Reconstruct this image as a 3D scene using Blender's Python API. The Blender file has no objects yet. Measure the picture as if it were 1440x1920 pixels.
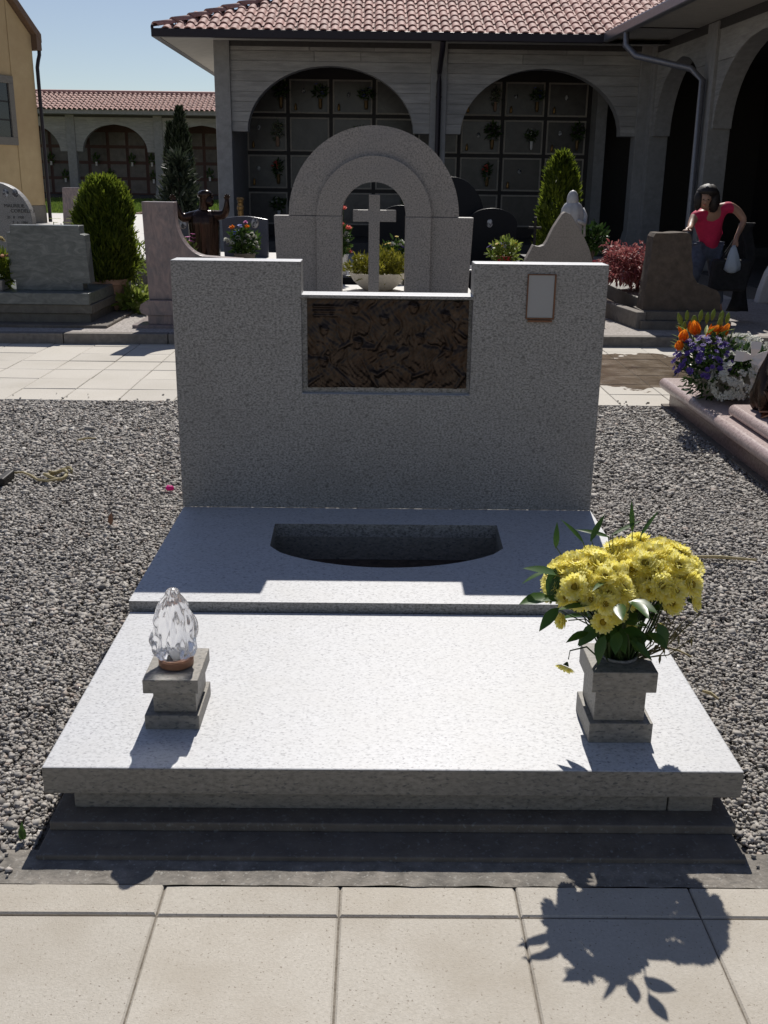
import bpy, bmesh, math, random
import numpy as np
from math import sin, cos, tan, pi, radians, sqrt, atan2
from mathutils import Matrix, Vector, Euler, noise as mnoise

random.seed(7)
rng = np.random.default_rng(7)
SC = bpy.context.scene
COL = SC.collection

# ------------------------------------------------------------------ camera, sky, sun, exposure
F_PX, TH, YAW, ROLL, CAM_H = 1910.0, radians(18.1), radians(0.65), radians(0.75), 1.52
fw = Vector((sin(YAW) * cos(TH), cos(YAW) * cos(TH), -sin(TH)))
rt = Vector((cos(YAW), -sin(YAW), 0))
up = rt.cross(fw)
r2 = rt * cos(ROLL) + up * sin(ROLL)
u2 = up * cos(ROLL) - rt * sin(ROLL)
cd = bpy.data.cameras.new("camera")
cam = bpy.data.objects.new("camera", cd)
COL.objects.link(cam)
cam.matrix_world = Matrix(((r2.x, u2.x, -fw.x, 0), (r2.y, u2.y, -fw.y, 0), (r2.z, u2.z, -fw.z, CAM_H), (0, 0, 0, 1)))
cd.sensor_fit = 'HORIZONTAL'
cd.sensor_width = 36.0
cd.lens = F_PX / 1440.0 * 36.0
cd.clip_start, cd.clip_end = 0.05, 3000
SC.camera = cam

SUN_TO = Vector((0.08, 0.926, 1.0)).normalized()
sun_el = math.asin(SUN_TO.z)
W_ = bpy.data.worlds.new("World")
SC.world = W_
W_.use_nodes = True
wn = W_.node_tree
sky = wn.nodes.new("ShaderNodeTexSky")
sky.sky_type = 'NISHITA'
sky.sun_disc = False
sky.sun_elevation = sun_el
sky.sun_rotation = atan2(SUN_TO.x, SUN_TO.y)
sky.altitude = 200
sky.air_density = 1.0
sky.dust_density = 0.05
sky.ozone_density = 2.2
hsv = wn.nodes.new("ShaderNodeHueSaturation")
hsv.inputs["Saturation"].default_value = 0.82
hsv.inputs["Hue"].default_value = 0.512
hsv.inputs["Value"].default_value = 1.18
wn.links.new(sky.outputs[0], hsv.inputs["Color"])
wn.links.new(hsv.outputs[0], wn.nodes["Background"].inputs[0])
wn.nodes["Background"].inputs[1].default_value = 0.065
sl = bpy.data.lights.new("sun", 'SUN')
sl.energy = 5.0
sl.angle = radians(0.5)
sl.color = (1.0, 0.955, 0.89)
so = bpy.data.objects.new("sun", sl)
COL.objects.link(so)
so.rotation_euler = SUN_TO.to_track_quat('Z', 'Y').to_euler()
vs = SC.view_settings
vs.view_transform = 'Standard'
vs.look = 'None'
vs.exposure = -0.03
vs.gamma = 1.0
vs.use_curve_mapping = False

# ------------------------------------------------------------------ materials
def nt_new(name):
    m = bpy.data.materials.new(name)
    m.use_nodes = True
    n = m.node_tree
    return m, n, n.nodes["Principled BSDF"]

def noise_node(n, co, scale, detail=4, rough=0.6, dist=0.0):
    t = n.nodes.new("ShaderNodeTexNoise")
    t.inputs["Scale"].default_value = scale
    t.inputs["Detail"].default_value = detail
    t.inputs["Roughness"].default_value = rough
    t.inputs["Distortion"].default_value = dist
    n.links.new(co, t.inputs["Vector"])
    return t.outputs["Fac"]

def ramp(n, fac, stops):
    r = n.nodes.new("ShaderNodeValToRGB")
    e = r.color_ramp.elements
    e[0].position, e[0].color = stops[0][0], (*stops[0][1], 1)
    e[1].position, e[1].color = stops[-1][0], (*stops[-1][1], 1)
    for p, c in stops[1:-1]:
        x = e.new(p)
        x.color = (*c, 1)
    n.links.new(fac, r.inputs[0])
    return r.outputs[0]

def mixc(n, fac, a, b, mode='MIX'):
    x = n.nodes.new("ShaderNodeMix")
    x.data_type = 'RGBA'
    x.blend_type = mode
    for i, v in ((0, fac), (6, a), (7, b)):
        if isinstance(v, (int, float)):
            x.inputs[i].default_value = v
        elif isinstance(v, tuple):
            x.inputs[i].default_value = (*v, 1)
        else:
            n.links.new(v, x.inputs[i])
    return x.outputs[2]

def math_(n, op, a, b=None):
    x = n.nodes.new("ShaderNodeMath")
    x.operation = op
    for i, v in ((0, a), (1, b)):
        if v is None: continue
        if isinstance(v, (int, float)): x.inputs[i].default_value = v
        else: n.links.new(v, x.inputs[i])
    return x.outputs[0]

def coords(n, stretch=None, world=False):
    if world:
        o = n.nodes.new("ShaderNodeNewGeometry").outputs["Position"]
    else:
        o = n.nodes.new("ShaderNodeTexCoord").outputs["Object"]
    if stretch:
        mp = n.nodes.new("ShaderNodeMapping")
        mp.inputs["Scale"].default_value = stretch
        n.links.new(o, mp.inputs[0])
        o = mp.outputs[0]
    return o

def bump(n, p, h, strength, dist=0.01):
    b = n.nodes.new("ShaderNodeBump")
    b.inputs["Strength"].default_value = strength
    b.inputs["Distance"].default_value = dist
    n.links.new(h, b.inputs["Height"])
    n.links.new(b.outputs[0], p.inputs["Normal"])

def stone(name, stops, scale=60, detail=4, blot=None, fleck=None, rough=0.5, bmp=0.0, bscale=120, stretch=None, rand=0.0, world=True, spec=0.4, dist=0.0, metallic=0.0):
    """stops: ramp over noise; blot=(scale, colour, amount) big stains; fleck=(scale, colour, lo, hi) grains."""
    m, n, p = nt_new(name)
    co = coords(n, stretch, world)
    c = ramp(n, noise_node(n, co, scale, detail, 0.65, dist), stops)
    if fleck:
        f = noise_node(n, co, fleck[0], 2, 0.5)
        r = ramp(n, f, [(fleck[2], (0, 0, 0)), (fleck[3], (1, 1, 1))])
        c = mixc(n, r, c, fleck[1])
    if blot:
        f = noise_node(n, coords(n, None, world), blot[0], 5, 0.6)
        r = ramp(n, f, [(0.42, (0, 0, 0)), (0.72, (1, 1, 1))])
        c = mixc(n, math_(n, 'MULTIPLY', r, blot[2]), c, blot[1])
    if rand:
        oi = n.nodes.new("ShaderNodeObjectInfo")
        v = math_(n, 'ADD', math_(n, 'MULTIPLY', oi.outputs["Random"], 2 * rand), 1 - rand)
        hs = n.nodes.new("ShaderNodeHueSaturation")
        n.links.new(c, hs.inputs["Color"])
        n.links.new(v, hs.inputs["Value"])
        c = hs.outputs[0]
    n.links.new(c, p.inputs["Base Color"])
    p.inputs["Roughness"].default_value = rough
    p.inputs["Specular IOR Level"].default_value = spec
    p.inputs["Metallic"].default_value = metallic
    if bmp:
        bump(n, p, noise_node(n, co, bscale, 4, 0.6), bmp, 0.004)
    return m

def leafy(name, a, b, trans=0.35, rough=0.55, island=True, tcol=None):
    m, n, p = nt_new(name)
    g = n.nodes.new("ShaderNodeNewGeometry")
    c = ramp(n, g.outputs["Random Per Island"], [(0.0, a), (1.0, b)])
    n.links.new(c, p.inputs["Base Color"])
    p.inputs["Roughness"].default_value = rough
    p.inputs["Specular IOR Level"].default_value = 0.35
    t = n.nodes.new("ShaderNodeBsdfTranslucent")
    if tcol:
        t.inputs[0].default_value = (*tcol, 1)
    else:
        n.links.new(c, t.inputs[0])
    mx = n.nodes.new("ShaderNodeMixShader")
    mx.inputs[0].default_value = trans
    n.links.new(p.outputs[0], mx.inputs[1])
    n.links.new(t.outputs[0], mx.inputs[2])
    n.links.new(mx.outputs[0], n.nodes["Material Output"].inputs[0])
    return m

def flat(name, c, rough=0.5, metallic=0.0, spec=0.4, var=0.15, scale=20):
    d = tuple(x * (1 - var) for x in c)
    e = tuple(min(1, x * (1 + var)) for x in c)
    return stone(name, [(0.3, d), (0.7, e)], scale=scale, rough=rough, metallic=metallic, spec=spec)

M = {}
M['granite'] = stone('grey_granite_shaded', [(0.35, (0.115, 0.110, 0.102)), (0.48, (0.27, 0.258, 0.240)), (0.63, (0.385, 0.368, 0.343))], scale=135, detail=3, stretch=(0.8, 1, 1.15),
                     blot=(7, (0.185, 0.174, 0.158), 0.35), fleck=(62, (0.125, 0.119, 0.11), 0.57, 0.76), rough=0.42, bmp=0.05, bscale=260)  # shaded copy of the grave's granite: the shade is put into this darker colour
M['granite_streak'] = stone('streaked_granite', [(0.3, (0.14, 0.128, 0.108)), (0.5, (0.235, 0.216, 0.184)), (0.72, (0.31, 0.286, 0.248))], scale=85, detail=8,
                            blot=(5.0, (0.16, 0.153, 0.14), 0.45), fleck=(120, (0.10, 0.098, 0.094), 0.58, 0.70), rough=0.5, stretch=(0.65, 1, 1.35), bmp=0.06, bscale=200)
M['granite_lit'] = stone('pale_granite_sunlit', [(0.32, (0.33, 0.335, 0.345)), (0.46, (0.515, 0.52, 0.53)), (0.64, (0.585, 0.59, 0.60))], scale=120, detail=6, stretch=(0.8, 1.2, 1),
                         blot=(5.0, (0.50, 0.495, 0.48), 0.4), fleck=(115, (0.26, 0.26, 0.28), 0.60, 0.70), rough=0.5, bmp=0.05, bscale=260)  # same stone on up-facing sides: sunlight is put into the paler colour
M['concrete'] = stone('base_concrete', [(0.3, (0.105, 0.088, 0.07)), (0.7, (0.20, 0.17, 0.138))], scale=14, detail=7, blot=(3, (0.12, 0.11, 0.10), 0.7),
                      fleck=(90, (0.24, 0.23, 0.21), 0.60, 0.72), rough=0.85, bmp=0.5, bscale=60)
M['strip'] = stone('strip_concrete', [(0.3, (0.12, 0.108, 0.092)), (0.7, (0.30, 0.272, 0.235))], scale=22, detail=8, blot=(6, (0.10, 0.098, 0.09), 0.6),
                   fleck=(110, (0.36, 0.345, 0.31), 0.60, 0.72), rough=0.9, bmp=0.9, bscale=70)
M['slab'] = stone('cream_paving', [(0.3, (0.43, 0.395, 0.335)), (0.7, (0.53, 0.49, 0.425))], scale=130, detail=5, blot=(3.4, (0.365, 0.32, 0.255), 0.75),
                  fleck=(150, (0.24, 0.205, 0.165), 0.645, 0.72), rough=0.8, bmp=0.35, bscale=260, rand=0.055)
M['joint'] = stone('joint_sand', [(0.3, (0.11, 0.095, 0.075)), (0.7, (0.26, 0.23, 0.19))], scale=60, rough=0.95, bmp=0.6, bscale=90)
M['gravel_bed'] = stone('gravel_bed', [(0.35, (0.05, 0.047, 0.043)), (0.65, (0.22, 0.205, 0.19))], scale=70, detail=3, rough=0.95, bmp=1.0, bscale=80)
M['pebble_conc'] = stone('pebble_concrete', [(0.33, (0.20, 0.18, 0.16)), (0.6, (0.47, 0.43, 0.40))], scale=45, detail=4, blot=(1.2, (0.28, 0.25, 0.22), 0.5), rough=0.9, bmp=0.9, bscale=55)
M['kerb'] = stone('kerb_concrete', [(0.3, (0.14, 0.125, 0.108)), (0.7, (0.24, 0.215, 0.19))], scale=20, rough=0.85, bmp=0.3, blot=(1.5, (0.16, 0.14, 0.12), 0.6))
M['arcade'] = stone('board_concrete', [(0.3, (0.24, 0.232, 0.22)), (0.7, (0.40, 0.385, 0.362))], scale=5, detail=8, stretch=(0.5, 0.5, 4), blot=(1.3, (0.20, 0.197, 0.19), 0.5),
                    fleck=(40, (0.10, 0.10, 0.10), 0.64, 0.72), rough=0.85, bmp=0.5, bscale=30, rand=0.10)
M['pier'] = stone('pier_concrete', [(0.3, (0.22, 0.215, 0.207)), (0.7, (0.32, 0.312, 0.303))], scale=9, detail=6, blot=(1.2, (0.22, 0.22, 0.215), 0.5), rough=0.8, bmp=0.25)
M['soffit'] = stone('soffit_concrete', [(0.3, (0.32, 0.30, 0.26)), (0.7, (0.46, 0.43, 0.38))], scale=5, detail=6, stretch=(1, 6, 1), rough=0.85, bmp=0.2)
M['rooftile'] = stone('terracotta_tile', [(0.3, (0.33, 0.16, 0.128)), (0.7, (0.51, 0.288, 0.242))], scale=18, detail=5, blot=(2.0, (0.30, 0.18, 0.16), 0.5), rough=0.75, bmp=0.3, rand=0.18)
M['roofdeck'] = flat('roof_deck', (0.06, 0.035, 0.03), 0.9)
M['gutter'] = flat('brown_gutter_metal', (0.022, 0.017, 0.022), 0.45, 0.3)
M['gutter_grey'] = flat('grey_gutter_metal', (0.20, 0.20, 0.22), 0.35, 0.5)
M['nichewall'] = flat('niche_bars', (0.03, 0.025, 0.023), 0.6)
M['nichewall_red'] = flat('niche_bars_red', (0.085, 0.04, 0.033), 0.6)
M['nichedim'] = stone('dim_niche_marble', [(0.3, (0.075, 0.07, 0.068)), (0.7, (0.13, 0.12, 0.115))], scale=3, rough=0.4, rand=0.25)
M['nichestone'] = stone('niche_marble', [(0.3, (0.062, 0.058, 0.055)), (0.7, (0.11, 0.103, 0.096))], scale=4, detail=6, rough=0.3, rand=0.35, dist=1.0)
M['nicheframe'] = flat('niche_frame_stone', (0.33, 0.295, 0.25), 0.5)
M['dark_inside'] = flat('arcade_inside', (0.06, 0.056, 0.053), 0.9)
M['yellow'] = stone('ochre_plaster', [(0.3, (0.43, 0.315, 0.165)), (0.7, (0.50, 0.375, 0.205))], scale=3, detail=7, blot=(0.6, (0.35, 0.235, 0.12), 0.5), rough=0.9, bmp=0.2, bscale=25)
M['dado'] = flat('grey_dado', (0.17, 0.155, 0.13), 0.85)
M['glass_dark'] = flat('dark_glass', (0.02, 0.022, 0.028), 0.08, spec=0.6)
M['wood_brown'] = flat('brown_wood', (0.13, 0.08, 0.05), 0.6)
M['greenstone'] = stone('green_grey_marble', [(0.3, (0.065, 0.073, 0.07)), (0.5, (0.125, 0.135, 0.128)), (0.72, (0.22, 0.226, 0.215))], scale=5, detail=8, stretch=(1, 1, 2.4), rough=0.35, dist=2.2, blot=(9, (0.13, 0.14, 0.14), 0.5))
M['brownbase'] = stone('brown_grey_stone', [(0.3, (0.08, 0.075, 0.063)), (0.7, (0.17, 0.158, 0.132))], scale=9, detail=8, rough=0.6, dist=1.2, blot=(3, (0.12, 0.10, 0.08), 0.6))
M['pinkstone'] = stone('pink_grey_marble', [(0.28, (0.10, 0.09, 0.093)), (0.5, (0.235, 0.178, 0.168)), (0.72, (0.335, 0.245, 0.225))], scale=6, detail=8, stretch=(2.2, 1, 0.8), rough=0.4, dist=1.6, blot=(11, (0.15, 0.14, 0.15), 0.6))
M['archgranite'] = stone('arch_granite', [(0.36, (0.14, 0.128, 0.12)), (0.5, (0.275, 0.252, 0.232)), (0.68, (0.36, 0.33, 0.30))], scale=70, detail=4, blot=(2.4, (0.22, 0.21, 0.21), 0.5), rough=0.45, bmp=0.08)
M['beige'] = stone('beige_granite', [(0.34, (0.17, 0.15, 0.13)), (0.6, (0.29, 0.258, 0.225))], scale=60, detail=3, rough=0.5, blot=(3, (0.33, 0.29, 0.25), 0.5))
M['rough'] = stone('rough_brown_rock', [(0.3, (0.06, 0.047, 0.037)), (0.7, (0.135, 0.105, 0.082))], scale=12, detail=9, rough=0.9, bmp=1.0, bscale=22, blot=(2.5, (0.09, 0.07, 0.055), 0.6))
M['black'] = stone('black_granite', [(0.3, (0.008, 0.0085, 0.011)), (0.7, (0.018, 0.019, 0.024))], scale=90, rough=0.4, spec=0.12)
M['slate'] = stone('blue_black_granite', [(0.3, (0.045, 0.05, 0.075)), (0.7, (0.09, 0.095, 0.125))], scale=80, rough=0.28, spec=0.5)
M['pale'] = stone('pale_slab', [(0.3, (0.50, 0.48, 0.45)), (0.7, (0.62, 0.60, 0.56))], scale=50, rough=0.6)
M['pink'] = stone('pink_granite', [(0.34, (0.26, 0.19, 0.18)), (0.5, (0.46, 0.36, 0.335)), (0.68, (0.58, 0.48, 0.44))], scale=70, detail=4, rough=0.3, blot=(3, (0.40, 0.30, 0.28), 0.5), fleck=(130, (0.16, 0.12, 0.12), 0.62, 0.7))
M['maroon'] = stone('maroon_granite', [(0.34, (0.10, 0.06, 0.055)), (0.66, (0.27, 0.19, 0.17))], scale=60, detail=4, rough=0.3)
M['bronze'] = stone('dark_bronze', [(0.3, (0.028, 0.020, 0.015)), (0.7, (0.074, 0.054, 0.040))], scale=26, detail=8, rough=0.36, metallic=0.85, blot=(7, (0.05, 0.03, 0.02), 0.6))
M['bronze_statue'] = stone('statue_bronze', [(0.3, (0.025, 0.017, 0.014)), (0.7, (0.065, 0.036, 0.026))], scale=9, detail=6, rough=0.25, metallic=0.75, stretch=(2.5, 2.5, 0.6))
M['copper'] = flat('copper', (0.40, 0.19, 0.11), 0.4, 0.8)
M['frame_bronze'] = flat('frame_bronze', (0.17, 0.085, 0.05), 0.45, 0.6)
M['portrait'] = flat('grey_portrait', (0.33, 0.326, 0.318), 0.35, var=0.01)
M['oval'] = stone('oval_photo', [(0.42, (0.06, 0.06, 0.07)), (0.58, (0.5, 0.5, 0.5))], scale=18, detail=2, rough=0.2)
M['whitecer'] = flat('white_ceramic', (0.75, 0.74, 0.72), 0.4, var=0.05)
M['whitestat'] = stone('white_marble', [(0.3, (0.36, 0.36, 0.37)), (0.7, (0.50, 0.50, 0.50))], scale=14, detail=4, rough=0.5, bmp=0.3, bscale=30)
M['cream_bowl'] = stone('cream_stone_bowl', [(0.3, (0.48, 0.44, 0.36)), (0.7, (0.60, 0.56, 0.48))], scale=20, rough=0.7, stretch=(3, 3, 0.4))
M['grey_bowl'] = stone('mossy_stone_bowl', [(0.3, (0.16, 0.15, 0.12)), (0.7, (0.34, 0.32, 0.27))], scale=12, rough=0.85, bmp=0.5)
M['terracotta'] = flat('terracotta_pot', (0.40, 0.25, 0.17), 0.8)
M['gold'] = flat('brass', (0.32, 0.19, 0.07), 0.4, 0.7)
M['iron'] = flat('dark_iron', (0.03, 0.028, 0.027), 0.55, 0.5)
M['lamp_ring'] = flat('brown_plastic_ring', (0.27, 0.13, 0.07), 0.4)
M['text'] = flat('dark_lettering', (0.06, 0.055, 0.05), 0.5)
M['skin'] = flat('skin', (0.34, 0.20, 0.14), 0.5, var=0.06)
M['hair'] = flat('dark_hair', (0.014, 0.010, 0.009), 0.6, var=0.5, scale=90)
M['shirt'] = flat('crimson_shirt', (0.52, 0.020, 0.085), 0.8, var=0.12)
M['jeans'] = flat('pale_jeans', (0.075, 0.09, 0.13), 0.85, var=0.3)
M['blackcloth'] = flat('black_cloth', (0.014, 0.014, 0.016), 0.85, var=0.4)
M['bagwhite'] = leafy('white_plastic_bag', (0.40, 0.46, 0.54), (0.40, 0.46, 0.54), 0.3, 0.4)
M['shoe'] = flat('grey_shoe', (0.42, 0.40, 0.40), 0.7)
M['bark'] = stone('bark', [(0.3, (0.06, 0.045, 0.035)), (0.7, (0.16, 0.12, 0.09))], scale=20, stretch=(2, 2, 0.4), rough=0.9, bmp=0.8)
M['soil'] = stone('soil', [(0.3, (0.035, 0.025, 0.018)), (0.7, (0.10, 0.07, 0.05))], scale=30, rough=0.95, bmp=0.8)
M['earth'] = stone('bare_earth', [(0.3, (0.16, 0.11, 0.08)), (0.7, (0.32, 0.24, 0.18))], scale=8, detail=8, rough=0.95, bmp=0.8)
M['lawn_ground'] = stone('lawn_ground', [(0.3, (0.07, 0.11, 0.02)), (0.7, (0.14, 0.20, 0.035))], scale=3, detail=8, rough=0.95, bmp=0.6)
M['grass'] = leafy('grass_blades', (0.09, 0.15, 0.025), (0.20, 0.28, 0.05), 0.4)
M['thuja'] = leafy('thuja_spray', (0.045, 0.075, 0.010), (0.20, 0.25, 0.025), 0.55)
M['cypress'] = leafy('cypress_spray', (0.010, 0.018, 0.008), (0.030, 0.045, 0.016), 0.25)
M['goldthuja'] = leafy('golden_thuja', (0.12, 0.13, 0.015), (0.27, 0.25, 0.03), 0.4)
M['juniper'] = leafy('juniper_spray', (0.022, 0.032, 0.018), (0.058, 0.074, 0.042), 0.25)
M['limeleaf'] = leafy('lime_leaf', (0.12, 0.19, 0.025), (0.33, 0.38, 0.09), 0.4)
M['ivyleaf'] = leafy('garden_leaf', (0.03, 0.065, 0.015), (0.09, 0.16, 0.03), 0.35)
M['greyleaf'] = leafy('grey_green_leaf', (0.13, 0.16, 0.10), (0.30, 0.33, 0.22), 0.3)
M['glossleaf'] = leafy('gloss_leaf', (0.022, 0.05, 0.014), (0.06, 0.115, 0.025), 0.18, 0.22)
M['mapleleaf'] = leafy('red_maple_leaf', (0.24, 0.045, 0.055), (0.50, 0.22, 0.20), 0.4)
M['ruscus'] = leafy('ruscus_leaf', (0.020, 0.05, 0.012), (0.065, 0.14, 0.022), 0.25, 0.35)
M['dullgold'] = flat('dull_gold', (0.22, 0.14, 0.06), 0.5, 0.6)
M['stem'] = flat('flower_stem', (0.045, 0.075, 0.02), 0.6)
M['drystem'] = flat('dry_stem', (0.14, 0.12, 0.05), 0.7)
M['mum'] = leafy('yellow_petal', (0.92, 0.83, 0.17), (0.97, 0.93, 0.48), 0.5, 0.6)
M['mum_mid'] = flat('flower_eye', (0.26, 0.185, 0.012), 0.9, var=0.4, scale=300)
for k, a, b in (('red', (0.55, 0.03, 0.03), (0.70, 0.09, 0.08)), ('rose', (0.72, 0.13, 0.12), (0.85, 0.30, 0.24)), ('orange', (0.75, 0.20, 0.015), (0.90, 0.34, 0.03)),
                ('white', (0.66, 0.66, 0.58), (0.82, 0.82, 0.76)), ('purple', (0.065, 0.035, 0.20), (0.17, 0.10, 0.42)), ('blue', (0.05, 0.08, 0.42), (0.12, 0.16, 0.60)),
                ('pinkf', (0.60, 0.14, 0.42), (0.78, 0.36, 0.62)), ('magenta', (0.65, 0.02, 0.25), (0.80, 0.05, 0.36)), ('yellowf', (0.80, 0.52, 0.02), (0.90, 0.68, 0.08)),
                ('peach', (0.70, 0.42, 0.28), (0.80, 0.58, 0.42)), ('straw', (0.42, 0.36, 0.20), (0.58, 0.50, 0.30)), ('dusky', (0.11, 0.09, 0.12), (0.24, 0.20, 0.22))):
    M[k] = leafy(k + '_petals', a, b, 0.35)

def glass_mat():
    m, n, p = nt_new('clear_glass')
    p.inputs["Base Color"].default_value = (0.97, 0.97, 0.98, 1)
    p.inputs["Roughness"].default_value = 0.16
    p.inputs["IOR"].default_value = 1.25
    p.inputs["Transmission Weight"].default_value = 0.86
    bump(n, p, noise_node(n, coords(n), 40, 2), 0.15, 0.004)
    return m
M['glass'] = glass_mat()

def gravel_mat():
    m, n, p = nt_new('gravel_stone')
    g = n.nodes.new("ShaderNodeNewGeometry")
    c = ramp(n, g.outputs["Random Per Island"], [(0.0, (0.20, 0.185, 0.168)), (0.3, (0.29, 0.27, 0.247)), (0.6, (0.355, 0.333, 0.305)), (0.88, (0.42, 0.396, 0.364)), (0.94, (0.34, 0.275, 0.235)), (0.985, (0.48, 0.455, 0.42)), (1.0, (0.66, 0.63, 0.59))])
    f = noise_node(n, coords(n, None, True), 160, 3)
    c2 = mixc(n, 1.0, c, ramp(n, f, [(0.3, (0.72, 0.72, 0.72)), (0.7, (1.15, 1.13, 1.1))]), 'MULTIPLY')
    n.links.new(c2, p.inputs["Base Color"])
    p.inputs["Roughness"].default_value = 0.75
    return m
M['gravel'] = gravel_mat()

def wet_slab_mat():
    m, n, p = nt_new('cream_paving_part_wet')
    co = coords(n, None, True)
    c = ramp(n, noise_node(n, co, 90, 4), [(0.3, (0.47, 0.435, 0.375)), (0.7, (0.56, 0.525, 0.465))])
    c = mixc(n, math_(n, 'MULTIPLY', ramp(n, noise_node(n, co, 2.0, 5), [(0.42, (0, 0, 0)), (0.7, (1, 1, 1))]), 0.5), c, (0.42, 0.385, 0.32))
    oi = n.nodes.new("ShaderNodeObjectInfo")
    hs = n.nodes.new("ShaderNodeHueSaturation")
    n.links.new(c, hs.inputs["Color"])
    n.links.new(math_(n, 'ADD', math_(n, 'MULTIPLY', oi.outputs["Random"], 0.10), 0.95), hs.inputs["Value"])
    sp = n.nodes.new("ShaderNodeSeparateXYZ")
    n.links.new(co, sp.inputs[0])
    dx = math_(n, 'DIVIDE', math_(n, 'SUBTRACT', sp.outputs[0], 2.25), 1.15)
    dy = math_(n, 'DIVIDE', math_(n, 'SUBTRACT', sp.outputs[1], 8.55), 0.85)
    d = math_(n, 'ADD', math_(n, 'POWER', math_(n, 'ABSOLUTE', dx), 2.0), math_(n, 'POWER', math_(n, 'ABSOLUTE', dy), 2.0))
    d = math_(n, 'ADD', d, math_(n, 'MULTIPLY', math_(n, 'SUBTRACT', noise_node(n, co, 2.6, 4), 0.5), 2.4))
    w = ramp(n, d, [(0.90, (1, 1, 1)), (1.02, (0, 0, 0))])
    wetc = ramp(n, noise_node(n, co, 3.5, 6), [(0.34, (0.11, 0.078, 0.052)), (0.5, (0.19, 0.145, 0.10)), (0.66, (0.28, 0.225, 0.17))])
    c = mixc(n, w, hs.outputs[0], wetc)
    n.links.new(c, p.inputs["Base Color"])
    r = math_(n, 'SUBTRACT', 0.82, math_(n, 'MULTIPLY', w, math_(n, 'ADD', 0.42, math_(n, 'MULTIPLY', noise_node(n, co, 6, 4), 0.5))))
    n.links.new(r, p.inputs["Roughness"])
    bump(n, p, noise_node(n, co, 220, 4), 0.3, 0.004)
    return m
M['slab_wet'] = wet_slab_mat()

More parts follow.
